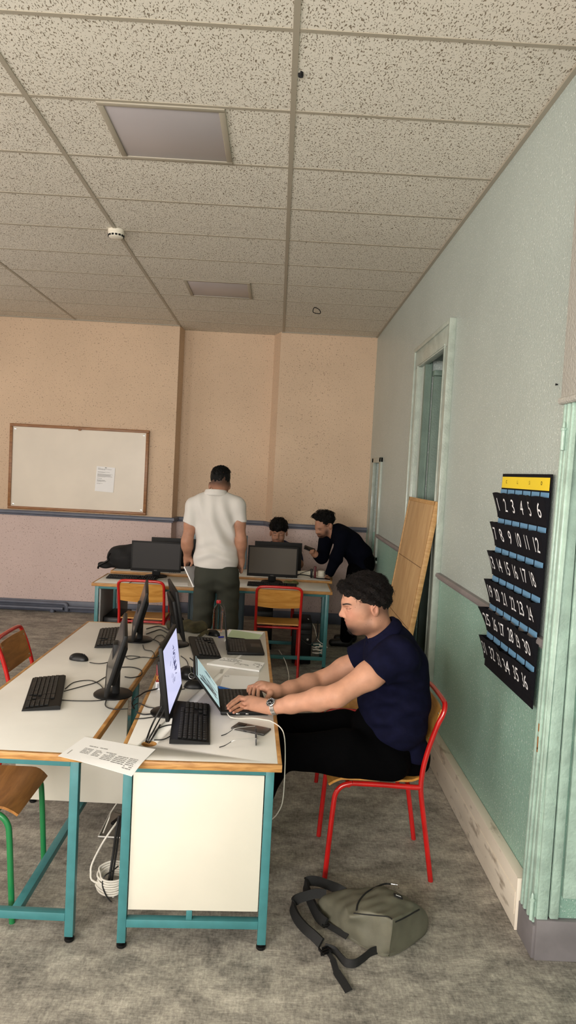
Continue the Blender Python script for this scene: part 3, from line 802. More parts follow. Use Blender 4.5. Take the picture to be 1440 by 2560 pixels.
# wide plywood board leaning in the doorway
t0 = np.array([1.030, 0, 1.640]); t1 = np.array([0.80, 0, 0.005]); dd = (t1-t0); L = np.linalg.norm(dd); dd /= L
ang = math.atan2(-(t1[0]-t0[0]), -(t1[2]-t0[2]))
o = thing('plywood_board', 'tall plywood board leaning against the doorway', 'board', (0.80, 5.1, 0))
R = np.column_stack([np.array([dd[2], 0, -dd[0]])*-1, [0, 1, 0], -dd]); 
M_ply2 = wood_mat('pale_plywood', (174, 138, 94), (194, 160, 114), (4, 4, 1), 0.55, 2.2)
of = (0.80, 5.1, 0)
c = (t0+t1)/2
nx = np.array([-dd[2], 0, dd[0]]); nx = nx if nx[0] < 0 else -nx
cc = c-nx*0.016+np.array([0, 5.07, 0])
Rm = np.column_stack([nx, [0, 1, 0], np.cross(nx, [0, 1, 0])])
MB().box(cc, (0.026, 0.92, L-0.01), 0.002, R=Rm).build('panel', M_ply2, o, off=of)
b = MB()
for s_ in (-1, 1): b.box(cc+np.array([0, s_*0.447, 0]), (0.034, 0.028, L), 0.003, R=Rm)
b.box(cc-dd*(L/2-0.014), (0.034, 0.92, 0.028), 0.003, R=Rm)
b.build('edge_batten', wood_mat('batten', (172, 130, 78), (198, 158, 104), (3, 3, 12), 0.5, 4), o, off=of)
b = MB()
for k in (0.27, 0.52): b.box(cc+nx*0.0135+dd*(k-0.5)*L, (0.0012, 0.86, 0.004), 0, R=Rm)
b.build('seam_line', mat('seam', (104, 76, 44), 0.7), o, off=of)
# ------------------------------------------------------------------ tables
ZT = 0.72
M_tealgrey = mat('grey_side_panel', (150, 152, 152), 0.5)
def table(name, label, W, L, zt, rz, loc, legs, panels, rails, group, hole=None, longrail=None):
    """origin at the near corner on the side of low x, x along the width, y along the length"""
    t = thing(name, label, 'table', loc, rz, group)
    th = 0.027; bw = 0.016
    b = MB().box2((bw, bw, zt-th), (W-bw, L-bw, zt), 0.0008)
    top = b.build('tabletop', [M_white, M_oak], t)
    if hole:
        cb = MB().lathe([(0.029, zt-0.06), (0.029, zt+0.03)], 28, Matrix.Translation((hole[0], hole[1], 0))).build('cutter', M_oak)
        md = top.modifiers.new('b', 'BOOLEAN'); md.operation = 'DIFFERENCE'; md.object = cb; md.solver = 'EXACT'
        COL.update_tag() if hasattr(COL, 'update_tag') else None
        bpy.context.view_layer.update()
        top.parent = None; bpy.context.view_layer.update()
        me = bpy.data.meshes.new_from_object(top.evaluated_get(bpy.context.evaluated_depsgraph_get()))
        top.modifiers.clear(); top.data = me; me.name = 'tabletop'; top.parent = t; bpy.data.objects.remove(cb)
        MB().lathe([(0.0292, zt-0.026), (0.0292, zt-0.001), (0.0265, zt-0.001), (0.0265, zt-0.026), (0.0292, zt-0.026)], 28, Matrix.Translation((hole[0], hole[1], 0))).build('cable_port', M_oak, t)
    b = MB()
    for lo, hi in (((0, 0), (W, bw)), ((0, L-bw), (W, L)), ((0, bw), (bw, L-bw)), ((W-bw, bw), (W, L-bw))): b.box2((*lo, zt-th), (*hi, zt+0.0002), 0.002)
    b.build('edge_band', M_oak, t)
    s = 0.032; ix = 0.025; zl = zt-th
    for y in legs:
        for x in (ix, W-ix-s):
            lg = MB().box2((x, y, 0.022), (x+s, y+s, zl-0.0005), 0.002).build('leg', M_teal, t)
            MB().lathe([(0.017, 0.001), (0.019, 0.005), (0.018, 0.012), (0.010, 0.015), (0.010, 0.024)], 16, Matrix.Translation((x+s/2, y+s/2, 0))).build('foot_glide', M_black, lg)
    b = MB()
    for y in legs: b.box2((ix+s, y, zl-0.026), (W-ix-s, y+s, zl-0.0005), 0.0015)
    for x in (ix, W-ix-s):
        ys = list(legs)
        for y0, y1 in zip(ys[:-1], ys[1:]): b.box2((x, y0+s, zl-0.026), (x+s, y1, zl-0.0005), 0.0015)
    b.build('frame', M_teal, t)
    for y in rails: MB().box2((ix+s, y, 0.082), (W-ix-s, y+s, 0.112), 0.0015).build('stretcher', M_teal, t)
    if longrail is not None: MB().box2((longrail, rails[0]+s, 0.082), (longrail+s, rails[1], 0.112), 0.0015).build('stretcher', M_teal, t)
    for lo, hi, m, nm in panels: MB().box2(lo, hi, 0.002).build(nm, m, t)
    return t
RZ_R = math.radians(2.24)
TR = table('computer_table', 'long white table with a cream end panel, where the navy polo man sits', 0.598, 2.17, ZT, RZ_R, (-0.525, 2.513, 0), (0.032, 0.93, 2.10),
      [((0.060, 0.040, 0.145), (0.538, 0.056, 0.662), M_panel, 'end_panel'), ((0.012, 0.95, 0.20), (0.024, 2.10, 0.66), M_panel, 'modesty_panel'), ((0.06, 2.105, 0.16), (0.538, 2.12, 0.66), M_tealgrey, 'end_panel')],
      (0.032, 2.10), 'long tables in the middle of the room', hole=(0.097, 0.165))
MB().box((0.285, 0.048, 0.128), (0.022, 0.02, 0.038), 0.002).build('bracket', M_teal, TR)
TL = table('computer_table', 'long white table open at its near end, with the brown chair at its side', 0.592, 2.19, ZT, math.radians(-0.6), (-1.235, 2.552, 0), (0.022, 1.09, 2.12),
      [((0.03, 0.87, 0.125), (0.562, 0.885, 0.66), M_panel, 'modesty_panel')], (0.022, 2.12), 'long tables in the middle of the room', longrail=0.33)
# rows at the far end
def far_table(x0, x1, y0, y1, z, label, side=True):
    t = table('computer_table', label, x1-x0, y1-y0, z, 0, (x0, y0, 0), (0.03, y1-y0-0.065), [], (0.03,), 'far tables')
    if side: MB().box2((0.062, 0.05, 0.18), (0.074, y1-y0-0.05, z-0.06), 0.002).build('side_panel', M_tealgrey, t)
    return t
far_table(-1.58, -0.52, 6.27, 6.87, ZT, 'white far table with the dark grey screen and long keyboard facing the room')
far_table(-0.50, 0.552, 6.40, 6.92, ZT, 'white far table in front of the red chair that stands alone', False)
far_table(-1.57, -0.51, 6.94, 7.52, 0.735, 'white table against the peach wall, carrying the black rucksack')
far_table(-0.50, 0.59, 6.95, 7.52, 0.735, 'white table the bent man leans his hand on', False)

# ------------------------------------------------------------------ chairs
def make_chair(tubem, ply, label, loc, rz, wd=0.188, group=None, sc=1.0):
    """tubular school chair, facing -x"""
    t = thing('school_chair', label, 'chair', loc, rz, group)
    r = 0.0118; w = wd
    for s_ in (-1, 1):
        y = s_*w
        fl = spline([(-0.232, y, 0.0), (-0.222, y, 0.17), (-0.212, y, 0.33), (-0.204, y, 0.385), (-0.178, y, 0.418), (-0.135, y, 0.432)], 6)
        MB().tube(fl, r, 14).build('leg', tubem, t)
        bl = spline([(0.240, y, 0.0), (0.218, y, 0.13), (0.190, y, 0.29), (0.172, y, 0.40), (0.170, y, 0.46)], 6)
        MB().tube(bl, r, 14).build('leg', tubem, t)
    b = MB()
    for s_ in (-1, 1):
        y = s_*w
        b.tube(spline([(-0.135, y, 0.432), (0.0, y, 0.430), (0.13, y, 0.424), (0.168, y, 0.424)], 5), r, 14)
    b.tube([(0.118, -w, 0.424), (0.118, w, 0.424)], r*0.9, 12); b.tube([(-0.15, -w, 0.422), (-0.15, w, 0.422)], r*0.9, 12)
    b.build('seat_frame', tubem, t)
    pts = []
    side = [(0.170, 0.45), (0.176, 0.52), (0.196, 0.61), (0.224, 0.70), (0.246, 0.752)]
    for x, z in side: pts.append((x, -w, z))
    c = 0.05
    pts += [(0.256, -w+0.010, 0.782), (0.2615, -w+c, 0.798), (0.263, 0, 0.801), (0.2615, w-c, 0.798), (0.256, w-0.010, 0.782)]
    for x, z in reversed(side): pts.append((x, w, z))
    MB().tube(spline(pts, 7), r, 14).build('back_frame', tubem, t)
    # seat with a rolled front edge and a dished middle
    def seat(u, v):
        x = -0.236+u*0.40; y = (v-0.5)*2*(w-0.004)
        z = 0.4495-0.012*math.sin(math.pi*u)*(1-(2*v-1)**2)
        if u < 0.16: z -= 0.034*((0.16-u)/0.16)**1.8
        if u > 0.85: z += 0.012*((u-0.85)/0.15)**2
        cr = 1-0.05*max(0, (abs(u-0.5)-0.42)/0.08)
        return (x, y*cr, z)
    MB().sheet(seat, 24, 16, 0.010).build('seat', ply, t, smooth=50)
    def back(u, v):
        y = (u-0.5)*2*(w-0.010); z = 0.615+v*0.158; x = 0.192+(z-0.61)*0.315+0.012*(1-(2*u-1)**2)
        if v < 0.2: z += 0.010*(1-(2*u-1)**2)*(0.2-v)*-5+0.004
        return (x, y, z)
    MB().sheet(back, 18, 10, 0.009).build('backrest', ply, t, smooth=50)
    b = MB()
    for s_ in (-1, 1):
        for z in (0.635, 0.75):
            b.lathe([(0.005, 0), (0.005, 0.002), (0, 0.003)], 8, Matrix.Translation((0.190+(z-0.61)*0.315, s_*(w-0.028), z)) @ Matrix.Rotation(-math.pi/2, 4, 'Y'))
    b.build('rivet', M_steel, t)
    t.scale = (sc, sc, sc)
    return t
gp = 'tubular school chairs'
make_chair(M_red, M_ply, 'red tubular chair under the man in the navy polo', (0.530, 3.255, 0), math.radians(1), 0.182, gp)
make_chair(M_red, M_ply, 'red tubular chair mostly hidden beyond the seated man\'s arms', (0.56, 4.22, 0), math.radians(-4), 0.188, gp)
make_chair(M_red, M_ply_d, 'red chair with a brown backrest at the side of the open-ended table', (-1.205, 4.02, 0), math.radians(180), 0.188, gp)
make_chair(M_grn, M_ply_d, 'green-legged chair pushed under the near corner of the table', (-1.160, 2.86, 0), math.radians(180), 0.188, gp)
make_chair(M_red, M_ply, 'red chair facing the table with the long keyboard', (-1.10, 6.27, 0), math.radians(-90), 0.192, gp)
make_chair(M_red, M_ply, 'red chair standing alone, tucked in behind the laptop with the upright lid', (0.07, 6.30, 0), math.radians(-90), 0.192, gp)
make_chair(M_red, M_ply_d, 'red chair between the far tables and the wall, its seat edge just showing', (-0.98, 8.00, 0), math.radians(90), 0.188, gp)
make_chair(M_red, M_ply_d, 'red chair the young man behind the monitors sits on', (0.06, 7.95, 0), math.radians(90), 0.188, gp)
# ------------------------------------------------------------------ computers and things on the tables
def onT(x, y, z=ZT): return atz(x, y, z)
def tcable(name, pix, m, parent=None, r=0.0022, z=ZT+0.0035, hs=None):
    pts = [atz(x, y, z+(hs[i] if hs else 0)) for i, (x, y) in enumerate(pix)]
    off = None
    if parent is not None:
        bpy.context.view_layer.update(); Mi = np.array(parent.matrix_world.inverted())
        P = spline(pts, 8); P = P @ Mi[:3, :3].T+Mi[:3, 3]
        return MB().tube(P, r, 7).build(name, m, parent)
    return MB().tube(spline(pts, 8), r, 7).build(name, m)

M_scr_taupe = mat('screen_taupe', (84, 78, 70), 0.4, spec=0.12)  # room light reflected in the screen is put into its colour
M_scr_grey = mat('screen_grey', (44, 42, 41), 0.4, spec=0.12)
M_scr_lit = emit_mat('lit_screen', (205, 206, 240), 0.72)
M_scr_ink = emit_mat('lit_screen_ink', (70, 72, 140), 0.3)
M_scr_teal = emit_mat('laptop_screen', (176, 205, 205), 0.62)
M_scr_tealdark = emit_mat('laptop_screen_dark', (40, 62, 74), 0.4)
def monitor(label, loc, rz, w=0.49, h=0.29, zb=0.07, tilt=5, scr=None, group='flat monitors', badge=None, br=0.105, thick=0.016, ink=False):
    t = thing('monitor', label, 'monitor', loc, rz, group)
    MB().lathe([(br, 0.0005), (br, 0.006), (br-0.006, 0.011), (0.035, 0.017), (0.0, 0.018)], 40).build('stand_base', M_black, t)
    b = MB().box((0, 0.012, 0.06+zb/2), (0.075, 0.034, 0.10+zb), 0.008)
    b.box((0, 0.008, zb+0.12), (0.09, 0.035, 0.12), 0.01)
    b.build('stand_neck', M_blackm, t)
    R = rot_x(-math.radians(tilt)); c = np.array([0, -0.030, zb])
    def place(p): return tuple(c+R@np.array(p))
    b = MB().box(place((0, 0, h/2)), (w, thick, h), 0.003, R=R)
    b.box(place((0, thick*1.1, h*0.45)), (w*0.72, thick*1.6, h*0.66), 0.010, R=R)
    b.build('housing', M_blackm, t)
    bz = 0.016
    MB().box(place((0, -thick/2-0.0002, h/2+0.006)), (w-2*bz, 0.0012, h-2*bz-0.012), 0, R=R).build('screen', scr or M_scr_off, t)
    if ink:
        b = MB(); r = np.random.default_rng(5)
        for k in range(26):
            u = 0.02+0.08*r.random(); v = h*0.62+0.06*r.normal()*0.6
            p = spline([(u, 0, v), (u+0.012*r.normal(), 0, v+0.008*r.normal()), (u+0.02*r.normal(), 0, v+0.012*r.normal())], 4)
            b.tube([place((q[0], -thick/2-0.001, q[2])) for q in p], 0.0012, 5)
        for k in range(8):
            u = -0.02+0.03*r.normal(); v = h*0.42+0.03*r.normal()
            b.tube([place((u, -thick/2-0.001, v)), place((u+0.02, -thick/2-0.001, v+0.015))], 0.0006, 4)
        b.build('ink', M_scr_ink, t)
    if badge:
        tv, tf = text_geo(badge, 0.014); P = [place((x, -thick/2-0.0012, 0.011+y)) for x, y, _ in tv]
        MB().add(P, tf).build('badge', M_legend, t)
    b = MB()
    for k in range(4): b.box(place((w/2-0.05-0.018*k, -0.002, -0.0005)), (0.009, 0.006, 0.004), 0.001, R=R)
    b.build('buttons', M_black, t)
    return t
m1 = monitor('black monitor seen edge-on, nearest on the open-ended table', (-0.700, 3.245, ZT), math.radians(-78), 0.49, 0.275, 0.065, 16, br=0.088)
m2 = monitor('black monitor seen edge-on, beyond its twin on the open-ended table', (-0.790, 4.29, ZT), math.radians(-79.5), 0.49, 0.285, 0.055, 15, br=0.088)
m3 = monitor('black monitor with a lit pale screen, beside the open laptop', (-0.420, 3.035, ZT), math.radians(91), 0.45, 0.300, 0.040, 8, M_scr_lit, ink=True, br=0.072)
m4 = monitor('black monitor with its back turned, in front of the olive cloth bag', (-0.560, 4.22, ZT), math.radians(104), 0.47, 0.290, 0.075, 11, br=0.088)
monitor('dark grey monitor beside the black rucksack, over the long keyboard', (-1.105, 6.80, ZT), math.radians(0), 0.475, 0.285, 0.052, 4, M_scr_grey, badge='AOC')
monitor('taupe-screened monitor between the standing man and the bent man', (0.0, 6.80, ZT), math.radians(0), 0.48, 0.290, 0.058, 6, M_scr_taupe, badge='AOC')
monitor('black monitor seen from behind, in front of the seated young man', (0.05, 7.24, 0.735), math.radians(180), 0.48, 0.285, 0.045, 3)
monitor('black monitor seen from behind, beside the standing man\'s left arm', (-0.985, 7.20, 0.735), math.radians(180), 0.49, 0.285, 0.035, 3)

def keyboard(label, loc, rz, group='black keyboards', L=0.455, D=0.155):
    t = thing('keyboard', label, 'keyboard', loc, rz, group)
    b = MB()
    prof = [(-D/2, 0.002), (-D/2+0.004, 0.010), (D/2-0.01, 0.022), (D/2, 0.018), (D/2, 0.004)]
    vs = []; n = len(prof)
    for x in (-L/2, L/2):
        vs += [(x, y, z) for y, z in prof]
    b.add(vs, [tuple(range(n)), tuple(n+i for i in reversed(range(n)))]+[(i, (i+1) % n, n+(i+1) % n, n+i) for i in range(n)])
    b.build('case', M_blackm, t)
    k = MB(); lg = MB(); sl = 0.0118/(D-0.014); p = 0.0188
    def key(x, y, wx, dy=0.0155):
        z = 0.012+(y+D/2)*sl*1.0
        k.box((x, y, z+0.0015), (wx, dy, 0.006), 0.0012, 1)
        z2 = z+0.0048
        lg.add([(x-wx/2+0.003, y+0.001, z2), (x-wx/2+0.0065, y+0.001, z2), (x-wx/2+0.0065, y+0.005, z2), (x-wx/2+0.003, y+0.005, z2)], [(0, 1, 2, 3)])
    x0 = -L/2+0.014
    for r in range(6):
        y = -D/2+0.021+r*0.0192; x = x0
        ws = {0: [1.25, 1.25, 1.25, 5.5, 1.25, 1.25, 1.25, 1.25], 1: [1.3]+[1]*11+[2.2], 2: [1.7]+[1]*12+[1.3], 3: [1.5]+[1]*12+[1.5], 4: [1]*13+[2], 5: [1]*14+[1]}[r]
        for wk in ws:
            key(x+wk*p/2, y, wk*p-0.0028); x += wk*p
        for c in range(3):
            if r in (0, 3, 4, 5) or (r == 1 and c == 1): key(x0+15.3*p+c*p+p/2, y, p-0.0028)
        for c in range(4):
            if r < 5: key(x0+18.7*p+c*p+p/2, y, p-0.0028)
    k.build('keys', M_key, t); lg.build('legends', M_legend, t, smooth=0)
    return t
kL = keyboard('black keyboard angled at the near end of the open-ended table', (-0.997, 3.205, ZT), math.radians(-76.5))
kL2 = keyboard('black keyboard half hidden behind the near edge-on monitor', (-0.955, 4.29, ZT), math.radians(-80))
kR = keyboard('black keyboard below the lit pale screen', (-0.303, 2.915, ZT), math.radians(95.5))
kR2 = keyboard('black keyboard between the turned-away monitor and the upright laptop lid', (-0.375, 4.155, ZT), math.radians(101))
kB = keyboard('long black keyboard in front of the dark grey monitor', (-1.29, 6.615, ZT), 0)
kB2 = keyboard('black keyboard under the taupe-screened monitor', (0.005, 6.585, ZT), math.radians(-1))

def mouse(label, loc, rz):
    t = thing('mouse', label, 'mouse', loc, rz, 'black mice')
    v = Vol((-0.07, -0.04, -0.005), (0.07, 0.04, 0.05), 0.0015)
    v.ell((0.0, 0, 0.004), (0.054, 0.030, 0.033), 0.01).ell((0.022, 0, 0.004), (0.035, 0.029, 0.026), 0.01).clip((0, 0, 0.001), (0, 0, -1))
    v.build('shell', M_black, t)
    MB().tube(spline([(-0.052, 0, 0.006), (-0.04, 0.0005, 0.027), (-0.015, 0, 0.038)], 6), 0.0012, 6).build('button_split', M_dark, t)
    MB().lathe([(0.0, -0.003), (0.007, -0.003), (0.007, 0.003), (0, 0.003)], 16, Matrix.Translation((-0.028, 0, 0.029)) @ Matrix.Rotation(math.pi/2, 4, 'X')).build('scroll_wheel', M_key, t)
    return t
ms1 = mouse('black wired mouse alone on the open-ended table', tuple(onT(198, 1650, ZT)), math.radians(160))
ms2 = mouse('black mouse beside the lit monitor, in front of the keyring pouch', tuple(onT(487, 1719, ZT)), math.radians(10))
ms3 = mouse('black mouse next to the water bottle', tuple(onT(533, 1588, ZT)), math.radians(140))

def laptop(label, loc, rz, W, D, ang, scr, group='black laptops', lid_h=None):
    t = thing('laptop', label, 'laptop', loc, rz, group)
    MB().box((0, 0, 0.010), (W, D, 0.016), 0.004).build('base', M_blackm, t)
    k = MB(); lg = MB(); p = (W-0.03)/15
    for r in range(6):
        for c in range(15):
            if r == 0 and 4 <= c <= 8:
                if c == 4: k.box((-W/2+0.015+6.5*p, D/2-0.025-(5-r)*0.0165, 0.0187), (5*p-0.003, 0.0135, 0.002), 0.0006, 1)
                continue
            x = -W/2+0.015+(c+0.5)*p; y = D/2-0.025-(5-r)*0.0165
            k.box((x, y, 0.0187), (p-0.003, 0.0135, 0.002), 0.0006, 1)
            lg.add([(x-0.003, y-0.002, 0.0199), (x+0.002, y-0.002, 0.0199), (x+0.002, y+0.003, 0.0199), (x-0.003, y+0.003, 0.0199)], [(0, 1, 2, 3)])
    k.build('keys', M_key, t); lg.build('legends', M_legend, t, smooth=0)
    MB().box((0, -D/2+0.042, 0.0182), (0.10, 0.058, 0.0012), 0.0005).build('touchpad', M_black, t)
    lh = lid_h or D
    a = math.radians(ang-90); R = rot_x(-a); c = np.array([0, D/2-0.004, 0.016])
    MB().box(tuple(c+R@np.array([0, 0.001, lh/2])), (W, 0.008, lh), 0.003, R=R).build('lid', M_blackm, t)
    MB().box(tuple(c+R@np.array([0, -0.0035, lh/2+0.004])), (W-0.02, 0.001, lh-0.03), 0, R=R).build('screen', scr, t)
    MB().tube([(-W*0.3, D/2-0.002, 0.016), (W*0.3, D/2-0.002, 0.016)], 0.006, 10).build('hinge', M_black, t)
    return t, c, R
lp, c_, R_ = laptop('open black laptop under the hands of the man in the navy polo', (-0.106, 3.203, ZT), math.radians(96.8), 0.325, 0.208, 127, M_scr_teal)
b = MB(); r_ = np.random.default_rng(8)
for k in range(9):
    u = -0.14+0.26*r_.random(); wv = 0.005+0.02*r_.random(); v0 = 0.02+0.06*r_.random(); v1 = 0.11+0.07*r_.random(); sk = 0.03*r_.normal()
    P = [c_+R_@np.array(q) for q in ((u, -0.0042, v0), (u+wv, -0.0042, v0), (u+wv+sk, -0.0042, v1), (u+sk, -0.0042, v1))]
    b.add(P, [(0, 1, 2, 3)])
P = [c_+R_@np.array(q) for q in ((-0.15, -0.0042, 0.185), (0.15, -0.0042, 0.185), (0.15, -0.0042, 0.196), (-0.15, -0.0042, 0.196))]; b.add(P, [(0, 1, 2, 3)])
b.build('screen_picture', M_scr_tealdark, lp, smooth=0)
P = [c_+np.array([-0.125+0.0*k, 0, 0]) for k in range(1)]
MB().box((-0.1625, 0.03, 0.009), (0.003, 0.016, 0.005), 0.001).box((-0.1625, -0.01, 0.009), (0.003, 0.012, 0.005), 0.001).build('port', M_steel, lp)
laptop('black laptop with an upright lid seen edge-on, beside the pale green sheet', (-0.142, 4.215, ZT), math.radians(95.5), 0.330, 0.215, 97, M_scr_off)

# cables belonging to keyboards, mice and monitors
tcable('cable', [(163, 1722), (185, 1706), (225, 1701), (250, 1712), (262, 1730)], M_bcable, kL)
tcable('cable', [(160, 1728), (205, 1716), (240, 1706), (270, 1690), (300, 1690)], M_bcable, kL)
tcable('cable', [(224, 1656), (250, 1659), (285, 1652), (320, 1640), (350, 1642)], M_bcable, ms1)
tcable('cable', [(152, 1750), (190, 1752), (235, 1752), (267, 1748), (300, 1735), (318, 1722)], M_bcable, m1, z=ZT+0.004)
tcable('cable', [(266, 1748), (264, 1765), (285, 1773), (320, 1772)], M_bcable, m1)
tcable('cable', [(300, 1668), (330, 1668), (352, 1675), (352, 1688), (330, 1694), (312, 1692)], M_bcable, m1, r=0.0026)
tcable('cable', [(313, 1640), (325, 1648), (355, 1643), (385, 1645), (398, 1640)], M_bcable, kL2)
tcable('cable', [(357, 1612), (362, 1624), (380, 1628), (386, 1638), (384, 1644)], M_bcable, m2)
tcable('cable', [(366, 1572), (390, 1566), (405, 1567), (425, 1577)], M_bcable, m2, r=0.003)
tcable('cable', [(366, 1585), (385, 1578), (402, 1574), (420, 1583)], M_bcable, m2, r=0.003)
tcable('cable', [(383, 1600), (392, 1590), (405, 1588), (412, 1594)], M_bcable, m2)
tcable('cable', [(382, 1598), (395, 1604), (408, 1614), (420, 1618)], M_bcable, m2)
tcable('cable', [(475, 1645), (486, 1655), (484, 1668), (470, 1676), (462, 1684)], M_bcable, kR2, r=0.003)
tcable('cable', [(452, 1640), (465, 1650), (470, 1665), (458, 1675)], M_bcable, m4)
tcable('cable', [(462, 1722), (450, 1724), (435, 1728)], M_bcable, ms2)
tcable('cable', [(430, 1812), (415, 1814), (395, 1822), (385, 1836), (378, 1850), (372, 1858)], M_bcable, kR, r=0.0025)
tcable('cable', [(428, 1822), (430, 1836), (410, 1848), (385, 1850)], M_bcable, kR)
tcable('cable', [(405, 1765), (388, 1796), (376, 1822), (366, 1850), (364, 1862)], M_bcable, m3, r=0.0035, hs=[0.10, 0.05, 0.02, 0.008, -0.05])
tcable('cable', [(412, 1772), (398, 1800), (382, 1830), (370, 1852), (368, 1862)], M_bcable, m3, r=0.003, hs=[0.08, 0.03, 0.014, 0.006, -0.05])
tcable('cable', [(400, 1812), (388, 1834), (376, 1852), (372, 1860)], M_bcable, m3, r=0.003, hs=[0.0, 0.005, 0.006, -0.05])
tcable('cable', [(340, 1780), (358, 1786), (378, 1785), (392, 1785)], M_bcable, m3, r=0.003)
tcable('cable', [(336, 1797), (358, 1796), (380, 1793), (400, 1790)], M_bcable, m3)
tcable('cable', [(330, 1770), (345, 1758), (370, 1768), (395, 1770)], M_bcable, m3)
o = tcable('black_cord', [(402, 1719), (385, 1724), (365, 1729), (350, 1738), (338, 1745), (330, 1758), (336, 1772)], M_bcable, None, 0.0035, z=ZT-0.004, hs=[0.012, 0.01, 0.008, 0.004, 0.0, -0.03, -0.06])
tag(o, 'black cord dropping between the two long tables beside the chocolate packet', 'cord')
MB().tube(spline([(-1.26, 6.565, ZT+0.01), (-1.255, 6.45, ZT+0.004), (-1.26, 6.30, ZT+0.004), (-1.262, 6.262, ZT-0.01), (-1.262, 6.255, ZT-0.05)], 6), 0.003, 7).build('cable', M_bcable, kB, off=(-1.29, 6.615, ZT))

# charging cable of the near laptop
pts = [onT(568, 1785, ZT+0.008), onT(577, 1795, ZT+0.006), onT(600, 1798), onT(630, 1797), onT(660, 1801), onT(678, 1805)]
pts = [np.array(p)+np.array([0, 0, 0.003]) for p in pts]
pts += [at(700, 1818, 2.93), at(710, 1838, 2.90), at(713, 1880, 2.87), at(711, 1950, 2.86), at(706, 2005, 2.86), at(694, 2033, 2.88), at(680, 2048, 2.92), at(668, 2052, 2.98)]
tag(MB().tube(spline(pts, 8), 0.0024, 8).build('charging_cable', M_wcable), 'white charging cable running from the near laptop down over the table edge', 'cable')

# papers
def paper_sheet(name, label, corners, m, z=ZT+0.001, th=0.0006, rows=None, seed=1, group=None, droop=None, cat='paper'):
    """corners in photo pixels, in order around the sheet; placed flat on the table"""
    C = [np.array(onT(*c, z)) for c in corners]
    def fn(u, v):
        p = (1-u)*(1-v)*C[0]+u*(1-v)*C[1]+u*v*C[2]+(1-u)*v*C[3]
        if droop: p = p+np.array([0, 0, droop(p)])
        return tuple(p)
    b = MB().sheet(fn, 14, 10, th)
    if rows:
        r = np.random.default_rng(seed)
        for (u0, u1, v0, v1, n, dens) in rows:
            for k in range(n):
                v = v0+(v1-v0)*(k+0.1)/n; dv = (v1-v0)/n*0.5; u = u0
                while u < u1:
                    du = min(u1-u, 0.01+0.05*r.random())
                    if r.random() < dens:
                        q = [np.array(fn(a, e))+np.array([0, 0, th/2+0.0005]) for a, e in ((u, v), (u+du, v), (u+du, v+dv), (u, v+dv))]
                        b.add(q, [(0, 1, 2, 3)], 1)
                    u += du+0.006
    o = b.build(name, [m, M_ink], smooth=60)
    return tag(o, label, cat, group)
dz = lambda p: -0.25*max(0, 2.50-p[1])**1.3-0.02*max(0, 2.53-p[1])
paper_sheet('timetable_sheet', 'white printed sheet bridging the gap between the two long tables', [(145, 1890), (330, 1932), (389, 1873), (212, 1842)], M_paper, ZT+0.0025,
            rows=[(0.06, 0.07, 0.12, 0.5, 1, 1), (0.18, 0.30, 0.30, 0.55, 6, .9), (0.34, 0.44, 0.28, 0.55, 5, .9), (0.48, 0.62, 0.22, 0.55, 6, .9), (0.64, 0.80, 0.2, 0.5, 5, .85), (0.82, 0.93, 0.12, 0.5, 7, .9), (0.2, 0.5, 0.62, 0.68, 1, .6)], seed=2, droop=dz)
paper_sheet('loose_sheet', 'white blank sheet beyond the near laptop', [(548, 1722), (633, 1728), (648, 1692), (560, 1687)], M_paper, rows=[(0.02, 0.16, 0.86, 0.95, 3, .8)], seed=3)
o = paper_sheet('booklet', 'stapled white booklet lying between the two laptops', [(517, 1660), (648, 1678), (662, 1659), (560, 1645)], M_paper, ZT+0.006, 0.010,
            rows=[(0.05, 0.5, 0.55, 0.9, 3, .7), (0.1, 0.35, 0.9, 0.96, 1, 1), (0.45, 0.75, 0.3, 0.5, 2, .6), (0.8, 0.95, 0.5, 0.8, 3, .8), (0.9, 0.99, 0.3, 0.9, 3, .7)], seed=4, cat='booklet')
paper_sheet('loose_sheet', 'white sheet under the pale green one', [(560, 1604), (646, 1600), (660, 1580), (572, 1573)], M_paper)
paper_sheet('green_sheet', 'pale green sheet with a black pen on it', [(565, 1597), (638, 1606), (656, 1587), (580, 1574)], M_gpaper, ZT+0.0022)
paper_sheet('sticky_note', 'small grey note on the table beyond the blank sheet', [(549, 1684), (556, 1684), (559, 1673), (552, 1673)], mat('grey_note', (186, 184, 178), 0.7), ZT+0.001, cat='note')
for i, (cx, cy, r, lab) in enumerate(((-0.86, 6.42, 8, 'white sheet on the far table by the held folder'), (-0.58, 6.47, -12, 'white sheet half behind the standing man on the far table'))):
    o = MB().box((0, 0, 0), (0.21, 0.15, 0.002)).build('loose_sheet', M_paper); o.location = (cx, cy, ZT+0.0015); o.rotation_euler = (0, 0, math.radians(r)); tag(o, lab, 'paper')
o = MB().box((0, 0, 0), (0.21, 0.12, 0.003)).build('loose_sheet', M_paper); o.location = (-0.30, 6.56, ZT+0.002); o.rotation_euler = (0, 0, 0.2); tag(o, 'white sheet between the standing man and the taupe-screened monitor', 'paper')

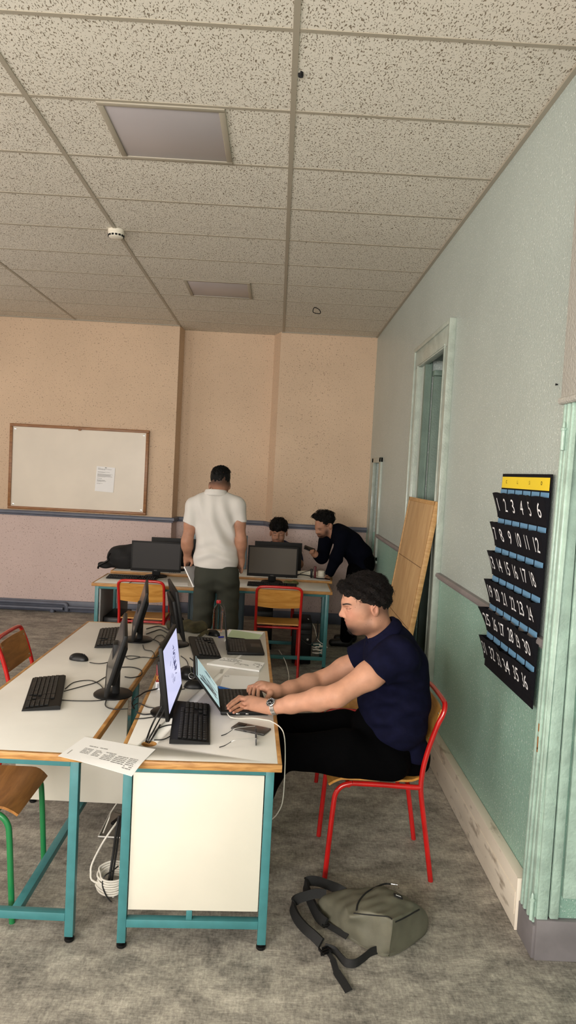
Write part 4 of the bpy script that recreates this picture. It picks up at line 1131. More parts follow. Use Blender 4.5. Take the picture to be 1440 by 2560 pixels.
# pens
def pen(name, label, p0, p1, r, m, cap=None, z=None):
    p0 = np.array(p0); p1 = np.array(p1); t = thing(name, label, 'pen', tuple(p0))
    d = p1-p0
    MB().tube([d*0.0, d*0.04, d*0.62], [r*0.7, r, r], 12).build('barrel', m, t)
    MB().tube([d*0.62, d*0.86, d*0.93, d*1.0], [r*0.95, r*0.9, r*0.45, r*0.2], 12).build('cap', cap or m, t)
    return t
pen('marker', 'blue and white marker beside the near laptop', onT(545, 1718, ZT+0.008), onT(607, 1733, ZT+0.008), 0.0075, mat('blue_plastic', (44, 112, 196), 0.35), mat('white_plastic', (232, 232, 232), 0.35))
pen('ballpoint', 'thin black pen lying on the pale green sheet', onT(568, 1594, ZT+0.008), onT(616, 1598, ZT+0.008), 0.004, M_black)
pen('ballpoint', 'short blue pen beside the mouse and bottle', onT(546, 1593, ZT+0.006), onT(561, 1592, ZT+0.006), 0.005, mat('deep_blue', (34, 42, 150), 0.35))

# telephone and spectacles
C = [np.array(onT(*c, ZT)) for c in ((577, 1826), (660, 1843), (682, 1826), (592, 1806))]
ctr = sum(C)/4; ax = (C[1]-C[0]); phl = math.atan2(ax[1], ax[0]); Lx = 0.150; Ly = 0.074
t = thing('smartphone', 'dark grey smartphone lying face down under the spectacles', 'phone', (ctr[0], ctr[1], ZT), phl)
MB().box((0, 0, 0.0055), (Lx, Ly, 0.0095), 0.0042, 3).build('body', mat('phone_grey', (62, 58, 56), 0.35), t)
MB().box((-Lx*0.30, Ly*0.12, 0.0105), (0.030, 0.034, 0.003), 0.001).build('camera_plate', M_black, t)
b = MB().box((-0.01, -Ly/2, 0.0055), (0.014, 0.002, 0.004), 0.0005).box((0.025, -Ly/2, 0.0055), (0.02, 0.002, 0.003), 0.0005); b.build('side_buttons', M_black, t)
hF = np.array(at(640, 1816, 2.905)); hN = np.array(at(642, 1852, 2.77))
hF = np.array(onT(640, 1826, ZT+0.036)); hN = np.array(onT(641, 1850, ZT+0.030))
dW = hF-hN; dW[2] = 0; dW = dW/np.linalg.norm(dW)*0.128; hF = hN+dW; hF[2] = ZT+0.038; hN[2] = ZT+0.036
t = thing('spectacles', 'pair of spectacles standing on the table by the dark phone', 'glasses', tuple((hF+hN)/2))
of = (hF+hN)/2
tipF = np.array(onT(553, 1838, ZT+0.006)); tipN = np.array(onT(548, 1867, ZT+0.006))
M_fr = mat('spectacle_frame', (52, 52, 56), 0.25, metal=0.6); M_lens = bpy.data.materials.new('lens'); M_lens.use_nodes = True
bb_ = M_lens.node_tree.nodes['Principled BSDF']; bb_.inputs['Transmission Weight'].default_value = 1.0; bb_.inputs['Roughness'].default_value = 0.02; bb_.inputs['IOR'].default_value = 1.15; bb_.inputs['Base Color'].default_value = (0.95, 0.97, 1, 1)
for h_, tp in ((hF, tipF), (hN, tipN)):
    d = tp-h_
    MB().tube(spline([h_, h_+d*0.5+np.array([0, 0, 0.012]), h_+d*0.68+np.array([0, 0, 0.010])], 6), 0.0012, 8).build('temple', M_steel, t, off=of)
    MB().tube(spline([h_+d*0.68+np.array([0, 0, 0.010]), h_+d*0.85, tp+np.array([0, 0, -0.002])], 6), [0.0015]*6+[0.002]*7, 8).build('temple_tip', M_black, t, off=of)
nrm = np.array([dW[1], -dW[0], 0])/np.linalg.norm(dW)
for s_ in (0.25, 0.75):
    cc = hN+dW*s_+np.array([0, 0, -0.015]); e1 = dW/np.linalg.norm(dW)*0.026; e2 = np.array([0, 0, 0.020])
    ring = [cc+e1*math.copysign(abs(math.cos(a))**0.7, math.cos(a))+e2*math.copysign(abs(math.sin(a))**0.7, math.sin(a)) for a in np.linspace(0, 2*math.pi, 28, endpoint=False)]
    MB().tube(ring, 0.0016, 8, closed=True).build('rim', M_fr, t, off=of)
    n = len(ring); b = MB(); b.add([p+nrm*0.0007 for p in ring]+[p-nrm*0.0007 for p in ring], [tuple(range(n)), tuple(range(2*n-1, n-1, -1))]+[(i, (i+1) % n, n+(i+1) % n, n+i) for i in range(n)]); b.build('lens', M_lens, t, off=of, smooth=0)
mid = (hF+hN)/2
MB().tube(spline([mid-dW*0.05+np.array([0, 0, -0.006]), mid+np.array([0, 0, 0.0]), mid+dW*0.05+np.array([0, 0, -0.006])], 6), 0.0016, 8).tube([hN, hN+dW*0.06], 0.0016).tube([hF, hF-dW*0.06], 0.0016).build('bridge', M_fr, t, off=of)

# bottle of water
p = onT(543, 1582, ZT); t = thing('water_bottle', 'clear plastic water bottle with a red cap', 'bottle', tuple(p))
M_pet = bpy.data.materials.new('clear_plastic'); M_pet.use_nodes = True; q_ = M_pet.node_tree.nodes['Principled BSDF']
q_.inputs['Transmission Weight'].default_value = 1.0; q_.inputs['Roughness'].default_value = 0.08; q_.inputs['IOR'].default_value = 1.12; q_.inputs['Base Color'].default_value = (0.93, 0.95, 0.97, 1)
pr_ = [(0.0, 0.004), (0.024, 0.001), (0.031, 0.008), (0.033, 0.02)]
for k in range(7): z = 0.03+k*0.016; pr_ += [(0.0335, z), (0.0315, z+0.006), (0.0335, z+0.012)]
pr_ += [(0.0335, 0.145), (0.030, 0.160), (0.020, 0.176), (0.0125, 0.184), (0.0125, 0.190), (0.015, 0.191), (0.015, 0.194), (0.0115, 0.195), (0.0115, 0.201), (0, 0.202)]
MB().lathe(pr_, 32).build('body', M_pet, t, smooth=50)
MB().lathe([(0.0148, 0.194), (0.0152, 0.196), (0.0152, 0.209), (0.013, 0.2125), (0, 0.213)], 24).build('cap', mat('red_cap', (190, 24, 34), 0.4), t)

# olive cloth bag / cap behind the turned-away monitor
c0 = onT(497, 1582, ZT); v = Vol((c0[0]-0.32, c0[1]-0.16, ZT-0.01), (c0[0]+0.14, c0[1]+0.16, ZT+0.20), 0.004)
v.ell((c0[0]-0.015, c0[1]+0.02, ZT+0.035), (0.070, 0.06, 0.045), 0.03).ell((c0[0]-0.09, c0[1]+0.05, ZT+0.03), (0.06, 0.05, 0.038), 0.03).ell((c0[0]-0.165, c0[1]+0.05, ZT+0.03), (0.05, 0.045, 0.042), 0.03).wobble(0.006, 55, 2).clip((0, 0, ZT+0.001), (0, 0, -1))
M_olive = mat('olive_cloth', (74, 68, 44), 0.85, var=0.15, vscale=20, bump=0.3, bscale=300)
t = thing('cloth_bag', 'olive cloth bag slumped behind the turned-away monitor', 'bag', (c0[0], c0[1], ZT))
v.build('body', M_olive, t, off=(c0[0], c0[1], ZT))
sp = [onT(494, 1592, ZT+0.006), onT(502, 1588, ZT+0.02), onT(512, 1581, ZT+0.03), onT(522, 1580, ZT+0.025), onT(518, 1586, ZT+0.008)]
MB().ribbon(spline(sp, 6), (0.2, 0.6, 0.5), 0.022, 0.003).build('strap', M_olive, t, off=(c0[0], c0[1], ZT))

# chocolate packet standing in the gap side of the table
p = onT(408, 1724, ZT); t = thing('chocolate_packet', 'small red and white chocolate packet behind the lit monitor', 'packet', (p[0], p[1], ZT), math.radians(4))
MB().box((0, 0, 0.062), (0.072, 0.022, 0.118), 0.003).build('carton', mat('carton_red', (138, 22, 26), 0.4), t)
MB().box((0, -0.0005, 0.020), (0.0722, 0.0222, 0.038), 0.002).build('white_band', mat('carton_white', (226, 226, 230), 0.4), t)
tv, tf = text_geo('Kinder', 0.036)
MB().add(np.stack([tv[:, 1]*0+tv[:, 0]*0.62-0.004, np.full(len(tv), -0.0122), tv[:, 1]+0.058], 1), tf).build('lettering', mat('carton_gold', (222, 168, 60), 0.4), t, smooth=0)
b = MB()
for k in range(4): b.box((-0.004, -0.0122, 0.012+0.006*k), (0.05, 0.001, 0.0025), 0)
b.build('small_print', M_inkd, t)

# black pouch with a keyring
p = onT(478, 1702, ZT); v = Vol((p[0]-0.12, p[1]-0.09, ZT-0.01), (p[0]+0.12, p[1]+0.12, ZT+0.12), 0.003)
v.ell((p[0]-0.025, p[1]+0.03, ZT+0.03), (0.045, 0.05, 0.034), 0.02).ell((p[0]+0.03, p[1]+0.02, ZT+0.022), (0.05, 0.045, 0.022), 0.02).wobble(0.003, 70, 5).clip((0, 0, ZT+0.001), (0, 0, -1))
t = thing('pouch', 'small black pouch with a steel keyring, between the lit monitor and the laptop lid', 'pouch', tuple(p)); v.build('body', M_black, t, off=p)
rc = np.array(onT(479, 1690, ZT+0.035)); ring = [rc+np.array([0.015*math.cos(a), -0.004*math.cos(a), 0.015*math.sin(a)]) for a in np.linspace(0, 6.283, 28, endpoint=False)]
MB().tube(ring, 0.0012, 8, closed=True).tube(spline([rc+np.array([-0.002, 0, 0.014]), rc+np.array([-0.008, 0.01, 0.032]), rc+np.array([-0.012, 0.03, 0.05])], 5), 0.001, 6).build('keyring', M_steel, t, off=p)

# ------------------------------------------------------------------ things on the far tables
# black rucksack
c0 = np.array([-1.50, 7.12, 0.735]); v = Vol(c0+[-0.25, -0.2, -0.02], c0+[0.32, 0.2, 0.32], 0.006)
v.ell(c0+[0.02, 0.02, 0.10], (0.17, 0.13, 0.11), 0.04).ell(c0+[0.12, 0.03, 0.15], (0.14, 0.11, 0.10), 0.04).ell(c0+[-0.02, 0.0, 0.185], (0.075, 0.08, 0.04), 0.03).ell(c0+[-0.14, -0.03, 0.03], (0.08, 0.08, 0.035), 0.03).wobble(0.008, 35, 6).clip(c0+[0, 0, 0.002], (0, 0, -1))
t = thing('rucksack', 'black rucksack slumped beside the dark grey monitor', 'bag', tuple(c0)); v.build('body', mat('black_cloth', (17, 17, 18), 0.8, bump=0.3, bscale=300), t, off=c0)
MB().tube(spline([c0+[-0.10, -0.10, 0.16], c0+[-0.115, -0.12, 0.12], c0+[-0.11, -0.12, 0.09], c0+[-0.19, -0.12, 0.04], c0+[-0.21, -0.10, 0.006]], 6), 0.010, 8).build('strap', M_black, t, off=c0)
# power strip and small boxes
t = thing('power_strip', 'white power strip beside the bent man\'s phone hand', 'power strip', (0.36, 7.30, 0.735), math.radians(3))
MB().box((0, 0, 0.022), (0.20, 0.055, 0.042), 0.008).build('body', M_ivory, t)
b = MB()
for k in range(3): b.lathe([(0.019, 0), (0.019, 0.002), (0.016, 0.002), (0.016, 0.0005), (0, 0.0005)], 18, Matrix.Translation((-0.06+0.055*k, -0.0275, 0.024)) @ Matrix.Rotation(math.pi/2, 4, 'X'))
for k in range(3):
    for s_ in (-1, 1): b.box((-0.06+0.055*k+s_*0.009, -0.0285, 0.024), (0.005, 0.003, 0.005), 0.001, mi=1)
b.build('socket', [M_ivory, M_dark], t)
t = thing('adapter', 'white round plug adapter at the end of the power strip', 'adapter', (0.50, 7.28, 0.735))
MB().lathe([(0.032, 0), (0.034, 0.006), (0.034, 0.05), (0.028, 0.056), (0, 0.057)], 22).build('body', M_ivory, t)
MB().box((0, -0.032, 0.03), (0.026, 0.008, 0.02), 0.003).build('plug', M_ivory, t)
t = thing('card_reader', 'small dark red upright gadget with black leads, on the table by the bent man', 'gadget', (0.425, 7.10, 0.735), math.radians(8))
MB().box((0, 0, 0.062), (0.022, 0.03, 0.118), 0.004).build('body', mat('dark_red', (88, 18, 24), 0.4), t)
MB().box((-0.034, 0, 0.05), (0.020, 0.03, 0.09), 0.004).build('dock', M_black, t)
MB().tube(spline([(0, -0.01, 0.01), (-0.08, -0.02, 0.03), (-0.16, 0.0, 0.035), (-0.2, 0.02, 0.02)], 6), 0.005, 8).tube(spline([(0.01, -0.01, 0.006), (0.03, -0.04, 0.006), (0.09, -0.05, 0.006)], 5), 0.006, 8).tube(spline([(-0.03, 0, 0.09), (-0.07, 0.01, 0.07), (-0.13, 0.03, 0.045), (-0.18, 0.02, 0.01)], 6), 0.003, 8).build('lead', M_bcable, t)
v = Vol((0.05, 6.66, ZT-0.01), (0.32, 6.86, ZT+0.06), 0.004); v.ell((0.185, 6.745, ZT+0.012), (0.070, 0.032, 0.02), 0.01).ell((0.215, 6.735, ZT+0.018), (0.035, 0.03, 0.02), 0.01).wobble(0.005, 110, 4).clip((0, 0, ZT+0.001), (0, 0, -1))
tag(v.build('crumpled_wrapper', mat('olive_wrapper', (86, 84, 40), 0.5)), 'crumpled olive wrapper at the foot of the taupe-screened monitor', 'wrapper')
# folding blue-grey locker door standing between the far tables and wall
t = thing('grey_blue_screen', 'upright grey-blue metal panel standing behind the far tables', 'panel', (-0.58, 7.62, 0))
MB().box((0, 0, 0.56), (0.60, 0.03, 1.04), 0.004).build('panel', mat('grey_blue_metal', (124, 142, 150), 0.45), t)
b = MB()
for x in (-0.29, 0.29, 0.21): b.box((x, -0.018, 0.56), (0.02 if abs(x) > 0.25 else 0.008, 0.02, 1.04), 0.003)
b.build('upright', mat('grey_blue_edge', (94, 112, 120), 0.45), t)
b = MB()
for x in (-0.27, 0.27): b.box((x, 0, 0.02), (0.04, 0.30, 0.035), 0.004)
b.build('foot', M_rail_b, t)
# computer towers
def tower(label, loc, rz):
    t = thing('computer_tower', label, 'computer', loc, rz, 'computer towers')
    MB().box((0, 0, 0.20), (0.175, 0.40, 0.385), 0.006).build('case', M_blackm, t)
    MB().box((0, -0.203, 0.20), (0.165, 0.012, 0.37), 0.004).build('front_panel', M_black, t)
    MB().box((0, -0.210, 0.345), (0.145, 0.004, 0.04), 0.001).box((0, -0.210, 0.29), (0.145, 0.004, 0.018), 0.001).build('drive_bay', M_key, t)
    MB().lathe([(0.010, 0), (0.010, 0.003), (0, 0.003)], 16, Matrix.Translation((0.05, -0.209, 0.24)) @ Matrix.Rotation(math.pi/2, 4, 'X')).build('power_button', M_steel, t)
    b = MB()
    for s_ in (-1, 1):
        for y in (-0.15, 0.15): b.box((s_*0.07, y, 0.006), (0.025, 0.03, 0.010), 0.002)
    b.build('foot', M_black, t)
tower('black computer tower under the table of the black rucksack', (-1.412, 6.62, 0), math.radians(0))
tower('black computer tower under the table beside the lone red chair', (0.31, 6.775, 0), 0)
tower('black computer tower behind the lone red chair\'s backrest', (-0.06, 7.24, 0), 0)
def floor_coil(name, label, c, r0, n, m, rad=0.003, seed=1, hz=0.03, sq=1.0, tail=None):
    r = np.random.default_rng(seed); pts = []
    for k in range(n*10):
        a = k/10*6.283; rr_ = r0*(0.8+0.35*r.random()); pts.append((c[0]+rr_*math.cos(a)+0.01*r.normal(), c[1]+sq*rr_*math.sin(a), max(rad+0.001, c[2]+hz*(k/(n*10))+0.006*r.normal())))
    if tail: pts += tail
    return tag(MB().tube(spline(pts, 4), rad, 7).build(name, m), label, 'cable')
floor_coil('cable_coil', 'loose white cable loops under the table of the lone red chair', (0.475, 6.60, 0.10), 0.06, 4, M_wcable, 0.0035, 3, 0.1, 0.6, [(0.46, 6.66, 0.22), (0.42, 6.70, 0.34), (0.36, 6.74, 0.40)])
tag(MB().tube(spline([(0.02, 5.75, 0.004), (0.10, 5.80, 0.004), (0.17, 5.95, 0.004), (0.19, 6.10, 0.02), (0.16, 6.35, 0.08), (0.1, 6.6, 0.12)], 6), 0.004, 7).build('floor_cable', M_wcable), 'white cable curving over the floor under the lone red chair', 'cable')
tag(MB().tube(spline([(0.24, 6.555, 0.36), (0.30, 6.545, 0.25), (0.38, 6.545, 0.20), (0.445, 6.57, 0.26), (0.45, 6.66, 0.40)], 6), 0.006, 7).build('black_cord', M_bcable), 'thick black cord looping in front of the tower by the lone red chair', 'cord')
tag(MB().tube(spline([(-0.86, 6.98, 0.30), (-0.78, 7.0, 0.16), (-0.66, 7.02, 0.12), (-0.52, 7.05, 0.14), (-0.44, 7.1, 0.2)], 6), 0.008, 7).build('black_cord', M_bcable), 'thick black cord sagging under the far tables near the wall', 'cord')

# ------------------------------------------------------------------ under the near tables
def coil_pts():
    pts = []; r = np.random.default_rng(9); c = np.array([-0.595, 2.90, 0.058])
    for k in range(78):
        a = k/11*6.283; R0 = 0.062+0.006*r.normal(); z = 0.030*math.sin(a)*0.5+(k/78-0.5)*0.070
        pts.append(c+np.array([R0*math.cos(a), 0.055*math.sin(a), z]))
    return pts
pts = [at(297, 2050, 3.05), at(278, 2075, 3.0), at(255, 2110, 2.97), at(232, 2155, 2.92), at(227, 2180, 2.90), at(237, 2205, 2.88)]+coil_pts()
pts += [at(262, 2250, 2.86), at(270, 2259, 2.84), at(282, 2245, 2.86), at(292, 2200, 2.9)]
tag(MB().tube(spline(pts, 4), 0.0042, 8).build('cable_coil', M_wcable), 'coiled white cable hanging between the long tables', 'cable')
pts = [at(292, 2008, 3.3), at(278, 2030, 3.25), at(273, 2045, 3.2), at(266, 2062, 3.2), at(258, 2082, 3.22)]
tag(MB().tube(spline(pts, 6), 0.003, 8).build('thin_cable', M_wcable), 'thin white cable falling onto the clear document tray', 'cable')
pts = [at(298, 2040, 2.95), at(290, 2085, 2.93), at(284, 2130, 2.92), at(277, 2175, 2.90), at(271, 2215, 2.88), at(271, 2240, 2.86)]
b = MB().tube(spline(pts, 6), 0.006, 8).tube(spline([p+np.array([0.010, 0.01, 0]) for p in pts], 6), 0.0045, 8).tube([at(271, 2210, 2.88), at(271, 2228, 2.87)], 0.011, 10)
tag(b.build('hanging_cables', M_bcable), 'pair of black power cords hanging beside the white coil', 'cord')
pts = [at(296, 2165, 2.9), at(280, 2178, 2.88), at(262, 2190, 2.86), at(256, 2210, 2.85), at(262, 2232, 2.84), at(275, 2252, 2.83), at(300, 2272, 2.82), at(318, 2282, 2.80)]
tag(MB().tube(spline(pts, 6), 0.0028, 7).build('looped_cable', M_bcable), 'thin black cord looped around the white coil', 'cord')
C = [np.array(atz(*c, 0.004)) for c in ((246, 2094), (300, 2097), (312, 2040), (278, 2030))]
t = thing('document_tray', 'clear document tray lying on the floor under the long tables', 'tray', tuple(sum(C)/4))
of = sum(C)/4; b = MB(); up_ = np.array([0, 0, 0.03])
b.add(C+[c+np.array([0, 0, 0.003]) for c in C], [(0, 1, 2, 3), (4, 5, 6, 7), (0, 1, 5, 4), (1, 2, 6, 5), (2, 3, 7, 6), (3, 0, 4, 7)])
M_tray = mat('smoke_clear_plastic', (112, 108, 102), 0.15)
b.build('tray_floor', M_tray, t, off=of)
b = MB().tube([C[0]+up_*0.2, C[1]+up_*0.2], 0.004, 8).tube([C[0]+up_*0.2, C[3]+up_*0.2], 0.004, 8); b.build('rim', mat('tray_rim', (196, 192, 184), 0.3), t, off=of)
MB().box(tuple(of+np.array([0.02, 0.05, 0.012])), (0.03, 0.12, 0.012), 0.002, rz=-0.35).build('black_clip', M_black, t, off=of)
# ------------------------------------------------------------------ olive rucksack on the floor
M_bag = mat('grey_olive_nylon', (94, 92, 78), 0.62, var=0.06, vscale=14, bump=0.12, bscale=500)
M_strap = mat('black_webbing', (15, 15, 15), 0.75, bump=0.3, bscale=500)
bc = np.array([0.47, 2.68, 0.0])
t = thing('rucksack', 'grey-olive rucksack with black straps lying on the floor', 'bag', tuple(bc))
from mathutils.bvhtree import BVHTree
def bp_(u, w, z): return atz(680+u/3.13, 2100+w/3.13, z)
OUT = [(340, 430, .06), (440, 375, .08), (560, 350, .10), (740, 315, .11), (930, 338, .13), (1010, 372, .125), (1140, 462, .11), (1238, 522, .09), (1252, 690, .022), (1100, 818, .006), (915, 934, .006), (790, 884, .006), (620, 780, .008), (480, 692, .008), (400, 605, .012), (352, 510, .03)]
INN = [(0, 0, 0), (945, 622, .152), (610, 602, .120), (635, 690, .066), (545, 470, .100), (660, 560, .128), (690, 470, .134), (830, 368, .142), (1150, 545, .122), (1000, 440, .150), (820, 562, .146), (1050, 700, .070), (790, 765, .052), (480, 560, .062), (440, 460, .088), (1180, 650, .060), (745, 640, .098), (930, 790, .075), (560, 640, .070), (860, 470, .150), (640, 400, .118), (500, 420, .092), (1080, 500, .138)]
P = [bp_(*o) for o in OUT]; no = len(P); Q = {}
for i in range(1, len(INN)): Q[i] = len(P); P.append(bp_(*INN[i]))
o_ = lambda i: i
FC = [(Q[5], Q[10], Q[19], Q[6]), (Q[6], Q[19], Q[7]), (Q[19], Q[9], 4, Q[7]), (Q[10], Q[1], Q[8], Q[22], Q[9], Q[19]), (Q[9], Q[22], 5, 4), (Q[22], Q[8], 6, 5), (Q[6], Q[7], 4, 3), (2, 3, Q[6], Q[20]), (Q[20], Q[6], Q[5], Q[4]),
      (1, 2, Q[20], Q[21]), (Q[21], Q[20], Q[4]), (0, 1, Q[21], Q[14]), (15, 0, Q[14], Q[13]), (14, 15, Q[13]), (Q[14], Q[21], Q[4], Q[13]), (Q[13], Q[4], Q[2], Q[18]), (Q[4], Q[5], Q[2]),
      (Q[2], Q[5], Q[10], Q[16]), (Q[16], Q[10], Q[1]), (Q[2], Q[16], Q[3], Q[18]), (Q[16], Q[1], Q[17], Q[12]), (Q[3], Q[16], Q[12]), (Q[3], Q[12], 11, 12), (Q[17], 10, 11, Q[12]), (Q[18], Q[3], 12), (Q[13], Q[18], 13), (Q[18], 12, 13), (14, Q[13], 13),
      (Q[1], Q[8], Q[15], Q[11]), (Q[11], Q[15], 8, 9), (Q[1], Q[11], Q[17]), (Q[17], Q[11], 9, 10), (Q[8], 6, 7, Q[15]), (Q[15], 7, 8)]
gb = len(P)
for i in range(no):
    x, y, z = P[i]; P.append(np.array([x, y, 0.003]) if i > 8 else np.array([x+(0.47-x)*0.06, y+(2.68-y)*0.06, 0.003]))
for i in range(no): FC.append((i, gb+i, gb+(i+1) % no, (i+1) % no))
FC.append(tuple(gb+i for i in range(no)))
me = bpy.data.meshes.new('body'); me.from_pydata([tuple(np.array(p)-bc) for p in P], [], FC); me.update()
bb = bmesh.new(); bb.from_mesh(me); bmesh.ops.recalc_face_normals(bb, faces=bb.faces[:])
bb.verts.ensure_lookup_table(); cl = bb.edges.layers.float.new('crease_edge')
for a_, b_, c_v in ((Q[1], Q[17], .8), (Q[17], 10, .8), (Q[1], Q[10], .5), (Q[1], Q[8], .7), (Q[5], Q[10], .6), (Q[16], Q[2], .3), (Q[2], Q[4], .5), (Q[4], Q[20], .4), (Q[8], Q[22], .5), (Q[2], Q[18], .4), (Q[6], Q[7], .5), (Q[5], Q[6], .5), (Q[7], 4, .5)):
    e = bb.edges.get((bb.verts[a_], bb.verts[b_]))
    if e: e[cl] = c_v
for i in range(no):
    e = bb.edges.get((bb.verts[gb+i], bb.verts[gb+(i+1) % no]))
    if e: e[cl] = 0.9
bb.to_mesh(me); bb.free()
tmp = bpy.data.objects.new('tmp', me); COL.objects.link(tmp); md = tmp.modifiers.new('s', 'SUBSURF'); md.levels = 4; md.render_levels = 4
bpy.context.view_layer.update()
me2 = bpy.data.meshes.new_from_object(tmp.evaluated_get(bpy.context.evaluated_depsgraph_get())); bpy.data.objects.remove(tmp)
co = np.zeros(len(me2.vertices)*3); me2.vertices.foreach_get('co', co); co = co.reshape(-1, 3); no_ = np.zeros(len(me2.vertices)*3); me2.vertices.foreach_get('normal', no_); no_ = no_.reshape(-1, 3)
rg = np.random.default_rng(3); ww = 0
for i in range(9):
    k_ = rg.normal(size=3)*[40, 40, 15]; ww = ww+np.sin(co @ k_+rg.random()*6)*(0.5+0.5*np.sin(co @ (rg.normal(size=3)*14)))
co2 = co+no_*(0.0014*ww)[:, None]*(co[:, 2:3] > 0.012); co2[:, 2] = np.maximum(co2[:, 2], 0.002)
me2.vertices.foreach_set('co', co2.ravel()); me2.update(); me2.name = 'body'
for p in me2.polygons: p.use_smooth = True
me2.materials.clear(); link_mesh('body', me2, M_bag, t)
bt_tree = BVHTree.FromPolygons([tuple(c+bc) for c in co2], [tuple(p.vertices) for p in me2.polygons])
def on_bag(px, py, lift=0.0, z=0.12):
    d = Vector(_ray(px, py)).normalized(); h_ = bt_tree.ray_cast(Vector((0, 0, CAM_H)), d)
    return np.array(h_[0]+h_[1]*lift) if h_[0] is not None else np.array(atz(px, py, z))
bq = lambda u, w: (680+u/3.13, 2100+w/3.13)
zp = [on_bag(*bq(u, w), 0.002) for u, w in ((662, 555), (672, 505), (700, 455), (755, 405), (830, 362), (885, 343), (930, 345))]
MB().tube(spline(zp, 8), 0.0035, 8).build('zip', M_strap, t, off=bc)
MB().tube([on_bag(*bq(u, w), 0.001) for u, w in np.array(spline([(640, 575), (720, 582), (830, 592), (905, 602), (940, 622)], 5))], 0.0022, 8).build('pocket_seam', M_strap, t, off=bc)
MB().tube([on_bag(*bq(u, w), 0.001) for u, w in np.array(spline([(965, 640), (1030, 610), (1100, 572), (1150, 545)], 5))], 0.0028, 8).build('pocket_seam', M_strap, t, off=bc)
MB().tube([on_bag(*bq(u, w), 0.0008) for u, w in np.array(spline([(944, 628), (938, 700), (925, 800), (912, 915)], 6))], 0.0016, 6).build('piping', M_bag, t, off=bc)
d0 = Vector(_ray(*bq(985, 445))).normalized(); h_ = bt_tree.ray_cast(Vector((0, 0, CAM_H)), d0)
lc = np.array(h_[0]+h_[1]*0.003); ln = np.array(h_[1]); lx = on_bag(*bq(1030, 455))-on_bag(*bq(940, 430)); lx -= ln*(lx@ln); lx /= np.linalg.norm(lx); Rl = np.column_stack([lx, np.cross(ln, lx), ln])
MB().box(tuple(lc), (0.036, 0.024, 0.003), 0.001, R=Rl).build('woven_label', M_strap, t, off=bc)
b = MB()
for k in range(6):
    x = -0.010+0.0035*k; qd = np.array([[x, -0.003, 0.002], [x+0.0015, 0.004-0.002*(k % 2), 0.002], [x+0.003, -0.003, 0.002]]) @ Rl.T+lc
    b.tube(qd, 0.0007, 5)
b.build('label_lettering', M_num, t, off=bc)
zp = [on_bag(*bq(930, 342), 0.004), on_bag(*bq(960, 348), 0.006), on_bag(*bq(985, 352), 0.01), on_bag(*bq(992, 375), 0.006)]
MB().tube(spline(zp, 5), 0.002, 8).build('zip_pull', M_steel, t, off=bc)
# straps
def strap(name, pix, wid, wdir=(0, 0, 1), th=0.006, m=M_strap):
    pts = spline([atz(x, y, z) for x, y, z in pix], 8)
    return MB().ribbon(pts, wdir, wid, th).build(name, m, t, off=bc, smooth=60)
strap('shoulder_strap', [(862, 2232, 0.085), (845, 2222, 0.09), (820, 2212, 0.07), (792, 2203, 0.055), (768, 2204, 0.045), (766, 2222, 0.035), (778, 2255, 0.03), (796, 2290, 0.03), (815, 2308, 0.03)], 0.038, (0.25, 0.5, 0.85), 0.012)
strap('shoulder_strap', [(815, 2236, 0.07), (790, 2234, 0.07), (765, 2240, 0.06), (740, 2250, 0.045), (732, 2268, 0.03), (742, 2295, 0.03), (762, 2320, 0.03), (785, 2340, 0.028), (803, 2358, 0.022)], 0.036, (0.3, 0.4, 0.85), 0.012)
strap('webbing', [(812, 2308, 0.02), (828, 2318, 0.02), (845, 2328, 0.02), (868, 2342, 0.02)], 0.022, (0.3, 0.8, 0.5), 0.003)
strap('webbing', [(812, 2368, 0.012), (835, 2376, 0.010), (850, 2392, 0.012), (866, 2407, 0.016), (888, 2408, 0.018), (910, 2394, 0.020), (926, 2381, 0.022), (945, 2374, 0.02)], 0.028, (0.1, 0.35, 0.9), 0.003)
strap('webbing', [(818, 2378, 0.010), (832, 2400, 0.010), (842, 2430, 0.008), (858, 2455, 0.006), (872, 2478, 0.005)], [0.016]*8+[0.022]*8+[0.028]*9+[0.028]*8, (1, 0.25, 0.3), 0.003)
bk = np.array(atz(813, 2376, 0.014)); b = MB()
for s_ in (-1, 0, 1): b.box(tuple(bk+np.array([0.003*s_, s_*0.016, 0.0])), (0.034, 0.007, 0.010), 0.002, rz=0.5)
for s_ in (-1, 1): b.box(tuple(bk+np.array([s_*0.015, s_*0.008, 0])), (0.006, 0.038, 0.010), 0.002, rz=0.5)
b.build('buckle', M_black, t, off=bc)
bk2 = np.array(atz(814, 2312, 0.02)); MB().box(tuple(bk2), (0.03, 0.022, 0.012), 0.003, rz=0.3).build('buckle', M_black, t, off=bc)
# ------------------------------------------------------------------ people
M_skin = tint_mat('skin_warm', (190, 140, 114), (46, 32, 26), blush=(164, 88, 78))
M_skin2 = tint_mat('skin_tan', (170, 124, 100), (30, 22, 20), blush=(150, 84, 72))
M_navy = mat('navy_pique', (17, 18, 38), 0.9, var=0.08, vscale=30, bump=0.25, bscale=700, spec=0.06)
M_trous = mat('black_trouser', (4, 4, 5), 0.9, bump=0.15, bscale=500, spec=0.04)
M_wpolo = mat('white_pique', (208, 205, 200), 0.9, bump=0.2, bscale=700, spec=0.2)
M_gtrous = mat('grey_green_trouser', (58, 60, 53), 0.85, bump=0.2, bscale=500, spec=0.2)
M_tee = mat('slate_tee', (44, 50, 78), 0.9, bump=0.2, bscale=500, spec=0.2)
M_jacket = mat('dark_navy_jacket', (8, 10, 20), 0.9, bump=0.2, bscale=500, spec=0.05)
M_shoe = mat('black_shoe', (18, 18, 18), 0.5)
A = np.array
def lerp(a, b, t): return A(a)*(1-t)+A(b)*t
def gauss(P, c, s):
    d = P-A(c); return np.exp(-((d/A(s))**2).sum(1))

